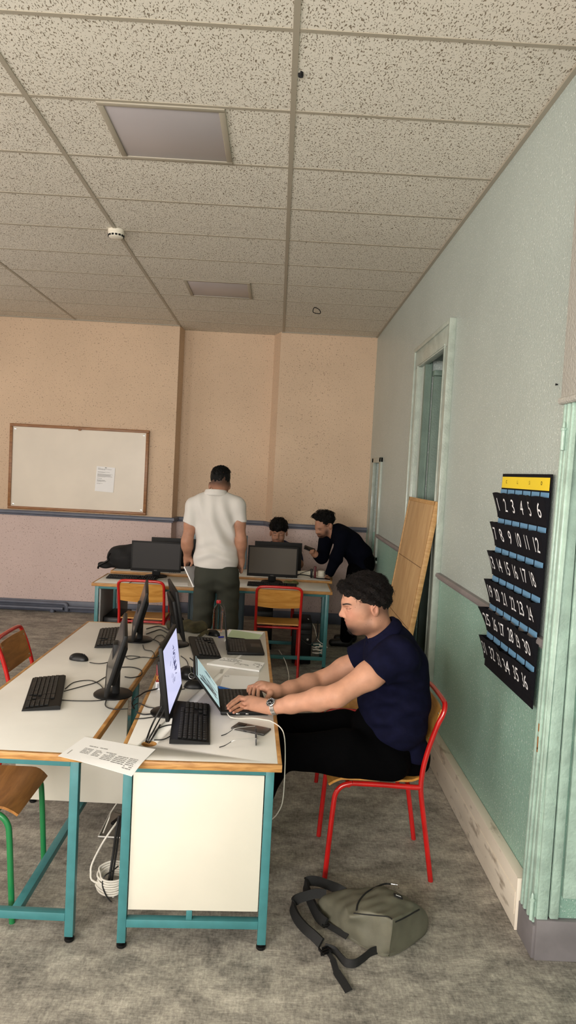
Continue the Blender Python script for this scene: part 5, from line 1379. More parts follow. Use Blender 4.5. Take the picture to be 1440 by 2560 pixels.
def strands(name, surf, n, length, rad, curl, m, parent, off, seed, sel, lift=0.004, flow=None):
    """short locks lying over a hair surface, one mesh"""
    P, F = surf; r = np.random.default_rng(seed)
    nv = np.zeros_like(P); a, b, c = P[F[:, 0]], P[F[:, 1]], P[F[:, 2]]; fn = np.cross(b-a, c-a)
    for k in range(4): np.add.at(nv, F[:, k], fn)
    nv /= np.linalg.norm(nv, axis=1, keepdims=True)+1e-12
    idx = np.flatnonzero(sel(P, nv)); b_ = MB()
    for i in r.choice(idx, min(n, len(idx)), replace=False):
        p, nn = P[i], nv[i]; d = r.normal(size=3) if flow is None else A(flow(p))+0.6*r.normal(size=3)
        d -= nn*(d@nn); d /= np.linalg.norm(d); e = np.cross(nn, d); L = length*(0.6+0.8*r.random()); cu = curl*(0.5+r.random())*r.choice([-1, 1]); pts = []
        for k in range(7):
            s_ = k/6; pts.append(p+d*L*(s_-0.2)+e*cu*math.sin(s_*4.5)*L*0.35+nn*(lift*math.sin(math.pi*min(1, s_*0.9+0.1))*(0.7+0.6*r.random())-0.001))
        b_.tube(pts, [rad*0.5, rad, rad, rad, rad*0.8, rad*0.6, rad*0.25], 5)
    return b_.build(name, m, parent, off=off, smooth=80)

def hand(v, wrist, mcp, pip, tip, rf, wr=0.026, thumb=None, palm_r=0.014, k=0.008):
    """palm as a fan of bones from the wrist to the knuckles, five separate tapering fingers with bends"""
    for i, mpt in enumerate(mcp):
        v.cone(lerp(wrist, mpt, 0.10), mpt, wr*0.72, palm_r, 0.022)
        if i: v.cone(lerp(mcp[i-1], mpt, 0.5)*0.85+A(wrist)*0.15, lerp(wrist, lerp(mcp[i-1], mpt, 0.5), 0.3), palm_r*0.9, wr*0.7, 0.02)
    for i in range(len(mcp)):
        q = pip[i]; tp = tip[i]; dip = lerp(q, tp, 0.56)+(A(q)-A(mcp[i]))*0.06
        v.cone(mcp[i], q, rf[i]*1.12, rf[i], k).cone(q, dip, rf[i], rf[i]*0.9, 0.004).cone(dip, tp, rf[i]*0.9, rf[i]*0.78, 0.004)
    if thumb is not None:
        a, b, c = thumb; v.cone(lerp(wrist, a, 0.2), a, wr*0.6, 0.0145, 0.018).cone(a, b, 0.0135, 0.0115, 0.006).cone(b, c, 0.0115, 0.0088, 0.004)

# ---- the seated man in the navy polo (crop frame: 3 crop pixels per photo pixel, origin 660, 1380)
def q(u, v_, Y): return at(660+u/3, 1380+v_/3, Y)
HM = 3.12
S = 3.12/FPX/3
base = A([0.60, 3.2, 0.0])
man = thing('person', 'seated man in a navy polo typing on the near laptop', 'person', tuple(base))
def seated_body(v):
    Rt = rot_y(math.radians(-8))
    # skull and face
    v.ell(q(795, 345, HM), (0.090, 0.075, 0.094), 0.02)
    v.ell(q(708, 352, HM), (0.071, 0.065, 0.085), 0.04)
    v.ell(q(712, 455, HM), (0.057, 0.058, 0.082), 0.03)
    v.ell(q(735, 505, HM), (0.066, 0.060, 0.058), 0.03)
    for s_ in (-1, 1):
        v.cone(q(812, 525, HM)+[0, s_*0.048, 0], q(700, 578, HM)+[0, s_*0.020, 0], 0.020, 0.018, 0.03)
        v.ell(q(668, 458, HM)+[0, s_*0.037, 0], (0.020, 0.018, 0.018), 0.025)
        v.ell(q(720, 430, HM)+[0, s_*0.058, 0], (0.035, 0.012, 0.02), 0.02)
    v.ell(q(676, 570, HM), (0.023, 0.024, 0.021), 0.02)
    v.ell(q(666, 520, HM), (0.023, 0.030, 0.030), 0.02)
    v.cone(q(607, 380, HM)+[0, -0.034, 0], q(607, 380, HM)+[0, 0.034, 0], 0.0125, 0.0125, 0.018)
    # eye sockets, lids
    for s_ in (-1, 1):
        v.ell(q(618, 412, HM)+[0, s_*0.033, 0], (0.015, 0.016, 0.011), 0.012, op='sub')
        v.ell(q(642, 413, HM)+[0, s_*0.031, 0], (0.0145, 0.0155, 0.0125), 0.004)
        v.ell(q(630, 424, HM)+[0, s_*0.031, 0], (0.008, 0.014, 0.004), 0.006)
    # nose
    v.cone(q(610, 392, HM), q(588, 455, HM), 0.0085, 0.011, 0.014).ell(q(584, 470, HM), (0.0135, 0.013, 0.0115), 0.008)
    for s_ in (-1, 1): v.ell(q(609, 478, HM)+[0, s_*0.0135, 0], (0.0125, 0.0075, 0.009), 0.007)
    v.ell(q(604, 489, HM)+[0, -0.0075, 0], (0.006, 0.0035, 0.003), 0.003, op='sub').ell(q(604, 489, HM)+[0, 0.0075, 0], (0.006, 0.0035, 0.003), 0.003, op='sub')
    # lips
    v.ell(q(628, 512, HM), (0.0145, 0.021, 0.0065), 0.005).ell(q(640, 534, HM), (0.0130, 0.020, 0.0080), 0.005)
    v.cone(q(640, 527, HM)+[0, -0.024, 0], q(608, 523, HM), 0.0022, 0.0036, 0.003, 'sub').cone(q(640, 527, HM)+[0, 0.024, 0], q(608, 523, HM), 0.0022, 0.0036, 0.003, 'sub')
    # ears
    for s_ in (-1, 1):
        e = q(832, 432, HM+s_*0.078) if s_ < 0 else q(832, 432, HM-0.078)+[0, 0.156, 0]
        Re = rot_y(math.radians(-12)) @ rot_z(math.radians(-14*s_))
        v.ell(e, (0.0185, 0.0085, 0.032), 0.006, R=Re)
        v.ell(e+[-0.001, s_*0.009, 0.004], (0.0105, 0.007, 0.020), 0.004, R=Re, op='sub')
        v.cone(e+[-0.010, s_*0.004, 0.002], e+[0.0, s_*0.006, 0.018], 0.003, 0.003, 0.003).ell(e+[-0.013, s_*0.004, -0.002], (0.004, 0.005, 0.007), 0.004)
    # neck, trunk (inside the shirt), arms
    v.cone(q(835, 500, HM), q(900, 680, HM+0.02), 0.060, 0.062, 0.03)
    v.ell(q(960, 780, 3.16), (0.09, 0.15, 0.08), 0.05).ell(q(990, 960, 3.16), (0.095, 0.13, 0.16), 0.03).ell(q(1020, 1300, 3.16), (0.09, 0.125, 0.15), 0.03)
    shN = q(985, 800, 2.99); elN = q(548, 1078, 2.93); wrN = at(683, 1769, 3.02)
    v.chain([shN, lerp(shN, elN, 0.45), elN], [0.062, 0.056, 0.045], 0.03)
    v.chain([elN, lerp(elN, wrN, 0.28), lerp(elN, wrN, 0.7), wrN], [0.045, 0.047, 0.036, 0.029], 0.025)
    shF = q(780, 790, 3.37); elF = q(430, 965, 3.43); wrF = at(694, 1730, 3.28)
    v.chain([shF, lerp(shF, elF, 0.5), elF], [0.058, 0.052, 0.044], 0.03)
    v.chain([elF, lerp(elF, wrF, 0.3), lerp(elF, wrF, 0.72), wrF], [0.044, 0.045, 0.034, 0.028], 0.025)
    # hands on the keyboard
    zk = ZT+0.0195+0.007
    tipsN = [atz(569, 1765, zk), atz(571, 1771, zk), atz(576, 1776.5, zk), atz(584, 1781.5, zk)]
    mcpN = [at(620, 1747, 3.135), at(622, 1749, 3.112), at(626, 1758, 3.088), at(630, 1769, 3.064)]
    pipN = [at(598, 1743, 3.150), at(600, 1747, 3.126), at(605, 1759, 3.100), at(608, 1771, 3.078)]
    hand(v, wrN, mcpN, pipN, tipsN, [0.0088, 0.0092, 0.0088, 0.0078], 0.027, thumb=[at(640, 1760, 3.12), at(622, 1764, 3.16), atz(606, 1768, zk)])
    tipsF = [atz(646, 1748, zk), atz(633, 1743, zk), atz(624, 1735, zk), atz(620, 1729, zk)]
    pipF = [at(646, 1722, 3.262), at(637, 1718, 3.285), at(629, 1717, 3.308), at(623, 1717, 3.328)]
    mcpF = [at(662, 1719, 3.258), at(657, 1713, 3.280), at(651, 1711, 3.300), at(645, 1711, 3.320)]
    hand(v, wrF, mcpF, pipF, tipsF, [0.0092, 0.0094, 0.0090, 0.0080], 0.027, thumb=[at(676, 1733, 3.235), at(669, 1745, 3.215), at(664, 1752, 3.205)])
    # legs inside the trousers
    knN = q(120, 1498, 3.05); knF = q(110, 1330, 3.33); hpN = q(960, 1540, 3.14); hpF = q(980, 1500, 3.30)
    anN = A([-0.13, 3.05, 0.10]); anF = A([-0.12, 3.34, 0.10])
    for hp, kn, an in ((hpN, knN, anN), (hpF, knF, anF)): v.chain([hp, kn, an], [0.055, 0.050, 0.035], 0.02); v.cone(an+[0, 0, -0.03], an+[-0.13, 0, -0.055], 0.03, 0.022, 0.02)
    return shN, elN, wrN, shF, elF, wrF, tipsN, pipN, tipsF, pipF, knN, knF, anN, anF

nk = q(868, 600, HM); nkd = (q(900, 680, HM+0.02)-q(835, 500, HM)); nkd = nkd/np.linalg.norm(nkd)
vh = Vol(q(540, 0, HM)*[1, 0, 0]+[0, 3.00, 0.99], (0.62, 3.24, 1.36), 0.0018)
seated_body(vh); vh.clip(nk+nkd*0.006, nkd)
vb = Vol((-0.30, 2.80, 0.02), (0.86, 3.56, 1.10), 0.0040)
shN, elN, wrN, shF, elF, wrF, tipsN, pipN, tipsF, pipF, knN, knF, anN, anF = seated_body(vb)
vb.clip((0, 0, 0.03), (0, 0, -1)).clip(nk, -nkd, ((0.25, 3.0, 0.95), (0.62, 3.24, 1.10)))
va = Vol((-0.24, 2.92, 0.725), (0.16, 3.46, 0.90), 0.0022)
seated_body(va); va.clip((0.115, 0, 0), (1, 0, 0))
vb.clip((0.105, 0, 0), (-1, 0, 0), ((-0.30, 2.90, 0.725), (0.16, 3.56, 0.90)))
v = vh
Ps, Fs, n0 = [], [], 0
for q_v in (vb, vh, va):
    P, F = q_v.mesh(); Ps.append(P); Fs.append(F+n0); n0 += len(P)
# brows, lashes, moles: laid on the near side of the face as seen, mirrored to the far side
from mathutils.bvhtree import BVHTree
Ph, Fh = Ps[1], Fs[1]-len(Ps[0])
htree = BVHTree.FromPolygons([tuple(p) for p in Ph], [tuple(int(i) for i in f) for f in Fh])
def face_hit(u, v_, lift=0.0003):
    o = Vector(CAMP); d = Vector(_ray(660+u/3, 1380+v_/3)).normalized(); h_ = htree.ray_cast(o, d)
    return np.array(h_[0]+h_[1]*lift) if h_[0] is not None else q(u, v_, HM)
CAMP = (0, 0, CAM_H)
def tintf(P):
    c = q(668, 580, HM); s = gauss(P, c, (0.042, 0.05, 0.030))*1.0
    jl = gauss(P, q(750, 560, HM), (0.080, 0.12, 0.034))*0.78
    mu = gauss(P, q(625, 503, HM), (0.025, 0.03, 0.007))*0.45
    fade = gauss(P, q(800, 375, HM), (0.055, 0.12, 0.034))*0.95+gauss(P, q(905, 435, HM), (0.045, 0.12, 0.035))*0.7+gauss(P, q(775, 450, HM), (0.016, 0.12, 0.05))*0.35
    face = (P[:, 2] > 0.98) & (P[:, 0] > 0.2)
    ear = gauss(P, q(832, 432, HM-0.085), (0.024, 0.02, 0.040)); ear2 = gauss(P, q(832, 432, HM-0.085)+[0, 0.17, 0], (0.024, 0.02, 0.040))
    br = 0
    for (u, w) in ((593, 395), (600, 393), (610, 391), (622, 390), (634, 391), (647, 394)):
        p0 = face_hit(u, w); br = br+0.6*gauss(P, p0, (0.0075, 0.012, 0.0040))+0.6*gauss(P, p0*[1, -1, 1]+[0, 2*HM, 0], (0.0075, 0.012, 0.0040))
    return np.where(face, (np.clip(s, 0, 0.75)+jl+mu+fade+br)*(1-np.clip(1.4*(ear+ear2), 0, 1)), 0)
def blushf(P):
    b_ = 0.9*gauss(P, q(626, 523, HM), (0.016, 0.024, 0.010))+0.30*gauss(P, q(660, 465, HM-0.05), (0.035, 0.03, 0.025))+0.35*gauss(P, q(832, 432, HM-0.08), (0.02, 0.02, 0.03))+0.4*gauss(P, q(580, 475, HM), (0.012, 0.02, 0.012))
    for tp in tipsN+tipsF+pipN+pipF: b_ = b_+0.35*gauss(P, tp, (0.012, 0.012, 0.012))
    return b_
npmesh('body', np.vstack(Ps), np.vstack(Fs), M_skin, man, base, {'tint': tintf, 'blush': blushf})
def both(b, uv, rad, n=8, lift=0.0003):
    P = np.array([face_hit(u, w, lift) for u, w in np.array(spline([(x, y, 0) for x, y in uv], 6))[:, :2]])
    b.tube(P, rad, n); Pm = P.copy(); Pm[:, 1] = 2*HM-Pm[:, 1]; b.tube(Pm, rad, n)
b = MB(); rb = [0.0010+0.0026*math.sin(math.pi*min(1, k/24*0.75+0.2)) for k in range(25)]
both(b, [(590, 394), (602, 391), (620, 388), (642, 391), (657, 398)], [0.42*r for r in rb])
b.build('eyebrow', M_hair, man, off=base)
b = MB(); both(b, [(614, 421), (622, 426), (633, 428), (645, 426), (655, 421)], 0.0008, 6, 0.0)
b.build('eyelashes', M_hair, man, off=base)
b = MB()
for u, w in ((684, 416), (805, 508), (872, 516), (765, 545)): b.box(tuple(face_hit(u, w, 0.0)), (0.0022, 0.0016, 0.0022), 0.0007)
b.build('mole', mat('mole_brown', (70, 40, 32), 0.6), man, off=base)
# hair
hv = Vol(q(480, 100, HM)*[1, 0, 0]+[-0.02, 2.98, 1.10], (0.66, 3.27, 1.42), 0.003)
hv.ell(q(800, 330, HM), (0.092, 0.083, 0.099), 0.02).ell(q(715, 295, HM), (0.078, 0.070, 0.062), 0.03).ell(q(614, 270, HM), (0.027, 0.052, 0.023), 0.03).ell(q(765, 235, HM), (0.070, 0.058, 0.042), 0.03)
hv.ell(q(650, 452, HM), (0.098, 0.14, 0.072), 0.012, op='sub')
hv.ell(q(735, 440, HM), (0.070, 0.14, 0.048), 0.010, op='sub')
hv.ell(q(838, 440, HM), (0.026, 0.14, 0.034), 0.010, op='sub')
hv.clip(q(900, 415, HM), (-0.25, 0, -1), k=0.01)
hv.wobble(0.0035, 130, 21).wobble(0.0025, 260, 22)
hs = hv.mesh()
hair = npmesh('hair', hs[0], hs[1], M_hair, man, base)
strands('hair_curls', hs, 2800, 0.024, 0.0006, 0.7, M_hair, hair, base, 5, lambda P, N: (N[:, 2] > -0.1) & (P[:, 2] > q(0, 340, HM)[2]+0.25*np.maximum(0, 0.42-P[:, 0])), lift=0.005, flow=lambda p: (-0.9, 0.0, 0.2))
bv = Vol(q(560, 620, HM)-[0, 0.06, 0.04], q(740, 540, HM)+[0, 0.06, 0.02], 0.002)
bv.ell(q(680, 586, HM), (0.029, 0.026, 0.017), 0.01).ell(q(725, 594, HM), (0.024, 0.028, 0.009), 0.015).wobble(0.002, 400, 3).wobble(0.0015, 700, 4)
bs = bv.mesh(); bd = npmesh('beard', bs[0], bs[1], M_hair, man, base)
strands('beard_hairs', bs, 220, 0.010, 0.0004, 0.5, M_hair, bd, base, 6, lambda P, N: N[:, 2] < 0.4, flow=lambda p: (-0.3, 0, -1))

# polo shirt
sv = Vol((0.22, 2.80, 0.38), (0.86, 3.56, 1.16), 0.0036)
YM = 3.17
sv.ell(q(925, 700, YM), (0.098, 0.165, 0.085), 0.05).ell(q(985, 850, YM), (0.143, 0.185, 0.125), 0.06).ell(q(975, 1085, YM), (0.164, 0.182, 0.145), 0.06).ell(q(985, 1270, YM), (0.142, 0.185, 0.12), 0.06)
sv.ell(q(1095, 1430, 3.235), (0.072, 0.170, 0.10), 0.04).ell(q(1090, 1530, 3.125), (0.060, 0.050, 0.10), 0.03)
sv.cone(q(955, 570, HM), q(1000, 670, YM), 0.040, 0.058, 0.05)
for s_ in (-1, 1): sv.cone(q(930, 640, YM)+[0, s_*0.07, 0], q(985, 740, YM)+[0, s_*0.165, 0], 0.055, 0.075, 0.05)
aN = (elN-shN)/np.linalg.norm(elN-shN); hemN = q(838, 908, 2.94)
s2 = sv.like(); s2.cone(q(995, 775, 2.99), hemN+aN*0.04, 0.086, 0.066, 0.04); s2.clip(hemN, (-0.66, -0.10, -0.74)); sv.merge(s2, 0.03)
aF = (elF-shF)/np.linalg.norm(elF-shF); hemF = q(672, 800, 3.40)
s2 = sv.like(); s2.cone(q(800, 770, 3.36), hemF+aF*0.04, 0.078, 0.062, 0.04); s2.clip(hemF, aF); sv.merge(s2, 0.03)
# cloth folds
sv.fold(q(1000, 1080, 3.0), (0.25, 0, 1), 0.16, 0.0075, 62).fold(q(880, 1220, 3.0), (-0.5, 0, 1), 0.12, 0.008, 75, 1).fold(q(1120, 1250, 3.0), (0.35, 0, 1), 0.14, 0.008, 55, 2).fold(q(960, 760, 2.92), (0.6, 0, 1), 0.10, 0.007, 60, 0.5).fold(q(900, 960, 2.98), (-0.3, 0, 1), 0.09, 0.007, 80)
sv.wobble(0.0025, 22, 31)
# neck opening and hem
sv.cone(q(850, 470, HM), q(885, 640, HM), 0.058, 0.064, 0.01, 'sub')
sv.clip(q(1215, 1565, YM), (-0.28, 0, -1), (q(1000, 1700, YM)*[1, 0, 1]+[0, 2.8, -0.1], q(1270, 1480, YM)*[1, 0, 1]+[0, 3.56, 0.0]))
shirt = sv.build('polo_shirt', M_navy, man, off=base); svm = sv
# collar: a folded band round the neck
cv = Vol(q(660, 720, HM)-[0.02, 0.13, 0], q(1040, 400, HM)+[0.02, 0.13, 0.02], 0.003)
cB = q(972, 500, HM); cF = q(778, 655, HM); cc = (cB+cF)/2; ex = (cB-cF)/2
ring = []
for k in range(33):
    a = math.radians(-168+336*k/32); ring.append(cc+ex*math.cos(a)*1.0+A([0, 0.074*math.sin(a), 0]))
for p0, p1 in zip(ring[:-1], ring[1:]):
    out0 = (p0-cc)/np.linalg.norm(p0-cc)
    cv.cone(p0, p1, 0.007, 0.007, 0.006).cone(p0+out0*0.010+A([0.008, 0, -0.020]), p1+out0*0.010+A([0.008, 0, -0.020]), 0.0065, 0.0065, 0.02).cone(p0+out0*0.020+A([0.012, 0, -0.040]), p1+out0*0.020+A([0.012, 0, -0.040]), 0.006, 0.006, 0.02)
cv.build('collar', M_navy, shirt, off=base)
pk = [q(790, 665, HM-0.03), q(765, 730, HM-0.045), q(735, 820, HM-0.05)]
MB().ribbon([svm.snap(p, 0.0008) for p in spline(pk, 6)], (0.3, -0.9, 0), 0.026, 0.003).build('placket', M_navy, shirt, off=base)
bt = svm.snap(q(783, 721, HM-0.06), 0.001)
MB().lathe([(0.0048, 0), (0.0048, 0.0018), (0.004, 0.0024), (0.003, 0.0018), (0, 0.002)], 16, Matrix.Translation(tuple(bt)) @ Matrix.Rotation(math.radians(90), 4, 'X') @ Matrix.Rotation(math.radians(-35), 4, 'Y')).build('button', mat('button_white', (214, 214, 218), 0.4), shirt, off=base)
# trousers
tv_ = Vol((-0.30, 2.85, 0.06), (0.86, 3.52, 0.80), 0.0045)
tv_.ell(q(1065, 1540, 3.245), (0.105, 0.165, 0.110), 0.04)
tv_.chain([q(930, 1562, 3.085), q(600, 1505, 3.04), knN], [0.099, 0.094, 0.072], 0.04)
tv_.chain([q(1050, 1500, 3.30), q(600, 1345, 3.32), knF], [0.110, 0.090, 0.070], 0.05)
tv_.chain([knN, lerp(knN, anN, 0.4), anN], [0.070, 0.060, 0.050], 0.03).chain([knF, lerp(knF, anF, 0.4), anF], [0.070, 0.060, 0.050], 0.03)
tv_.cone(q(820, 1300, 3.17), q(1000, 1300, 3.17), 0.10, 0.12, 0.05)
tv_.fold(q(950, 1430, 2.95), (1, 0, 0.8), 0.12, 0.005, 70).fold(q(500, 1480, 2.95), (1, 0, -0.6), 0.14, 0.004, 60, 1)
tv_.clip((0, 0, 0.4625), (0, 0, -1), ((0.25, 2.85, 0.3), (0.86, 3.52, 0.5)), 0.02)
tv_.build('trousers', M_trous, man, off=base)
for an in (anN, anF):
    fv = Vol(an+[-0.22, -0.08, -0.11], an+[0.10, 0.08, 0.06], 0.004)
    fv.cone(an+[0.02, 0, -0.05], an+[-0.14, 0, -0.065], 0.043, 0.036, 0.03).cone(an, an+[0, 0, -0.05], 0.04, 0.045, 0.03).clip((0, 0, 0.001), (0, 0, -1))
    fv.build('shoe', M_shoe, man, off=base)
# wristwatch
wa = (wrN-elN)/np.linalg.norm(wrN-elN); wc = lerp(elN, wrN, 0.985)
e1 = np.cross(wa, [0, 0, 1]); e1 /= np.linalg.norm(e1); e2 = np.cross(e1, wa)
if e2[2] < 0: e2 = -e2
b = MB(); NN = 40
for k in range(NN):
    a = 2*math.pi*(k+0.5)/NN; rr_ = 0.0315
    o_ = e1*math.cos(a)+e2*math.sin(a); tg = -e1*math.sin(a)+e2*math.cos(a)
    R3 = np.column_stack([wa, tg, o_])
    for w_, x_ in ((0.0056, -0.0062), (0.0056, 0.0), (0.0056, 0.0062)): b.box(tuple(wc+o_*rr_+wa*x_), (w_, 0.0046, 0.0032), 0.0008, 1, R=R3)
wt = b.build('watch_band', M_steel, man, off=base)
fd = e2*0.80+A([0, -0.60, 0]); fd -= wa*(fd@wa); fd /= np.linalg.norm(fd)
Rw = Matrix((tuple(wa), tuple(np.cross(fd, wa)), tuple(fd))).transposed().to_4x4(); Rw.translation = Vector(wc+fd*0.0315)
MB().lathe([(0.0, 0.0), (0.0195, 0.0), (0.0205, 0.003), (0.0205, 0.007), (0.0185, 0.009), (0.0175, 0.0085)], 36, Rw).build('watch_case', M_steel, wt, off=base)
MB().lathe([(0.0178, 0.007), (0.0178, 0.0086), (0, 0.0088)], 36, Rw).build('dial', M_black, wt, off=base)
b = MB()
for k in range(12):
    a = k*math.pi/6; Mk = Rw @ Matrix.Translation((0.0145*math.cos(a), 0.0145*math.sin(a), 0.0090)) @ Matrix.Rotation(a, 4, 'Z'); b.box((0, 0, 0), (0.0045, 0.0014, 0.0006)); vs = b.v[-1]; Mn = np.array(Mk); b.v[-1] = vs @ Mn[:3, :3].T+Mn[:3, 3]
for a, L_ in ((2.2, 0.009), (0.4, 0.012)):
    Mk = Rw @ Matrix.Rotation(a, 4, 'Z') @ Matrix.Translation((L_/2, 0, 0.0092)); b.box((0, 0, 0), (L_, 0.0012, 0.0005)); vs = b.v[-1]; Mn = np.array(Mk); b.v[-1] = vs @ Mn[:3, :3].T+Mn[:3, 3]
b.build('dial_markers', M_num, wt, off=base)

# ---- standing man seen from behind
YS = 5.92
def s(u, v_, Y=YS): return at(420+u/5.818, 1140+v_/5.818, Y)
base = A([-0.46, YS, 0.0])
st = thing('person', 'man in a white polo standing with his back turned, holding a folder', 'person', tuple(base))
v = Vol((-0.86, 5.62, 0.0), (-0.06, 6.22, 1.86), 0.006)
v.ell(s(765, 335), (0.078, 0.095, 0.098), 0.02).ell(s(770, 430, YS+0.04), (0.066, 0.075, 0.085), 0.03).ell(s(775, 500, YS+0.07), (0.05, 0.05, 0.05), 0.03)
v.ell(s(748, 425, YS+0.01), (0.070, 0.078, 0.060), 0.02)
v.ell(s(795, 440, YS+0.125), (0.012, 0.022, 0.014), 0.01)
v.ell(s(608, 432, YS+0.02), (0.012, 0.020, 0.032), 0.008).ell(s(893, 440, YS+0.03), (0.010, 0.020, 0.030), 0.008)
v.cone(s(750, 430), s(735, 535), 0.060, 0.053, 0.01)
v.ell(s(690, 740), (0.155, 0.075, 0.11), 0.04).ell(s(685, 1100), (0.12, 0.075, 0.25), 0.04).ell(s(700, 1600), (0.15, 0.10, 0.16), 0.05)
eL = s(278, 1235, YS-0.02); wL = s(285, 1470, YS+0.06); sL = s(385, 760)
eR = s(1058, 1215, YS-0.02); wR = s(1062, 1500, YS+0.05); sR = s(1005, 760)
v.chain([sL, lerp(sL, eL, 0.5), eL, lerp(eL, wL, 0.3), wL], [0.06, 0.052, 0.044, 0.045, 0.030], 0.03)
v.chain([sR, lerp(sR, eR, 0.5), eR, lerp(eR, wR, 0.3), wR], [0.06, 0.052, 0.044, 0.045, 0.030], 0.03)
# left hand gripping the folder from above, thumb nearer the viewer
fz = s(300, 1600, YS+0.10)
mc = [s(252, 1540, YS+0.05), s(262, 1545, YS+0.075), s(275, 1548, YS+0.10), s(292, 1550, YS+0.12)]
pp = [s(245, 1590, YS+0.05), s(252, 1598, YS+0.075), s(262, 1602, YS+0.10), s(280, 1602, YS+0.12)]
tp = [s(262, 1622, YS+0.055), s(268, 1632, YS+0.08), s(278, 1636, YS+0.105), s(294, 1632, YS+0.125)]
hand(v, wL, mc, pp, tp, [0.0092, 0.0094, 0.009, 0.008], 0.03, thumb=[s(345, 1520, YS+0.05), s(352, 1560, YS+0.045), s(330, 1600, YS+0.05)], k=0.01)
mc = [s(1040, 1590, YS+0.09), s(1055, 1595, YS+0.07), s(1068, 1598, YS+0.05), s(1078, 1598, YS+0.03)]
pp = [s(1045, 1650, YS+0.10), s(1060, 1660, YS+0.08), s(1074, 1660, YS+0.055), s(1082, 1650, YS+0.03)]
tp = [s(1045, 1690, YS+0.09), s(1060, 1705, YS+0.07), s(1074, 1700, YS+0.05), s(1082, 1685, YS+0.03)]
hand(v, wR, mc, pp, tp, [0.0092, 0.0094, 0.009, 0.008], 0.03, thumb=[s(1025, 1560, YS+0.10), s(1020, 1600, YS+0.12), s(1022, 1635, YS+0.12)], k=0.01)
for x0, x1, k_ in (((545, 1800), (500, 2500), A([-0.585, YS-0.02, 0.09])), ((860, 1800), (850, 2500), A([-0.335, YS+0.03, 0.09]))):
    kn = A([k_[0]+0.01, YS, 0.50]); v.chain([s(*x0), kn, k_], [0.075, 0.052, 0.036], 0.03).cone(k_+[0, 0, -0.03], k_+[0, 0.12, -0.055], 0.032, 0.024, 0.02)
v.clip((0, 0, 0.02), (0, 0, -1))
v.build('body', M_skin2, st, off=base, attrs={'tint': lambda P: np.where(P[:, 2] > 1.5, 0.85*sstep(1.60, 1.675, P[:, 2]), 0), 'blush': lambda P: P[:, 0]*0})
hv = Vol((-0.62, 5.76, 1.60), (-0.28, 6.10, 1.86), 0.004)
hv.ell(s(763, 318), (0.080, 0.096, 0.092), 0.02).ell(s(770, 250, YS+0.02), (0.070, 0.080, 0.050), 0.03).clip(s(763, 365), (0, 0.15, -1), k=0.012).wobble(0.002, 120, 41).wobble(0.002, 260, 42)
hs = hv.mesh(); hair = npmesh('hair', hs[0], hs[1], M_hair_b, st, base)
strands('hair_tufts', hs, 420, 0.026, 0.0013, 0.2, M_hair_b, hair, base, 7, lambda P, N: N[:, 2] > 0.45, lift=0.006, flow=lambda p: (0.2, 0.8, 0.1))
b = MB().tube(spline([s(905, 402, YS+0.02), s(902, 408, YS+0.08), s(890, 412, YS+0.125)], 5), 0.0022, 6); b.build('spectacle_arm', M_black, st, off=base)
sv = Vol((-0.80, 5.70, 0.90), (-0.12, 6.14, 1.62), 0.0055)
sv.ell(s(690, 780), (0.185, 0.115, 0.150), 0.05).ell(s(688, 1050), (0.168, 0.115, 0.20), 0.06).ell(s(697, 1490), (0.186, 0.136, 0.24), 0.06)
for u, u2 in ((560, 400), (830, 985)): sv.cone(s(u, 620), s(u2, 720), 0.052, 0.075, 0.05)
hL = s(312, 985, YS-0.01); s2 = sv.like(); s2.cone(s(395, 740), hL+[-0.008, 0, -0.05], 0.076, 0.060, 0.04); s2.clip(hL, (-0.28, 0, -1)); sv.merge(s2, 0.03)
hR = s(1030, 965, YS-0.01); s2 = sv.like(); s2.cone(s(998, 740), hR+[0.006, 0, -0.05], 0.076, 0.062, 0.04); s2.clip(hR, (0.12, 0, -1)); sv.merge(s2, 0.03)
sv.clip(s(690, 1608), (0, 0, -1))
sv.fold(s(720, 1050, YS-0.12), (0.9, 0, 0.45), 0.22, 0.011, 45).fold(s(870, 1430, YS-0.12), (0.35, 0, 1), 0.13, 0.011, 60, 1).fold(s(470, 1420, YS-0.12), (-0.35, 0, 1), 0.11, 0.010, 60).fold(s(560, 750, YS-0.1), (1, 0, 0.2), 0.13, 0.008, 60, 2).fold(s(880, 1150, YS-0.1), (0.9, 0, 0.5), 0.14, 0.009, 55, 2)
sv.cone(s(748, 450), s(728, 548), 0.062, 0.060, 0.008, 'sub')
shirt = sv.build('polo_shirt', M_wpolo, st, off=base)
cv = Vol((-0.66, 5.78, 1.48), (-0.28, 6.06, 1.66), 0.004)
ring = [s(697, 540)+A([0.079*math.cos(a), 0.072*math.sin(a), 0.008*math.sin(a)*-1]) for a in np.linspace(0, 6.283, 33)]
for p0, p1 in zip(ring[:-1], ring[1:]): cv.cone(p0+[0.0, 0, 0.018], p1+[0.0, 0, 0.018], 0.007, 0.007, 0.01).cone(p0, p1, 0.008, 0.008, 0.02).cone((p0-s(697, 540))*1.08+s(697, 540)+[0, 0, -0.014], (p1-s(697, 540))*1.08+s(697, 540)+[0, 0, -0.014], 0.007, 0.007, 0.02)
cv.build('collar', M_wpolo, shirt, off=base)
tv_ = Vol((-0.78, 5.70, 0.03), (-0.14, 6.14, 1.08), 0.0065)
tv_.ell(s(705, 1700), (0.183, 0.130, 0.15), 0.04).ell(s(570, 1790, YS-0.04), (0.095, 0.10, 0.11), 0.04).ell(s(845, 1790, YS-0.04), (0.098, 0.10, 0.11), 0.04)
tv_.chain([s(540, 1850), A([-0.56, YS, 0.50]), A([-0.585, YS-0.02, 0.07])], [0.096, 0.080, 0.064], 0.02)
tv_.chain([s(872, 1850), A([-0.345, YS, 0.50]), A([-0.335, YS+0.03, 0.07])], [0.098, 0.082, 0.064], 0.02)
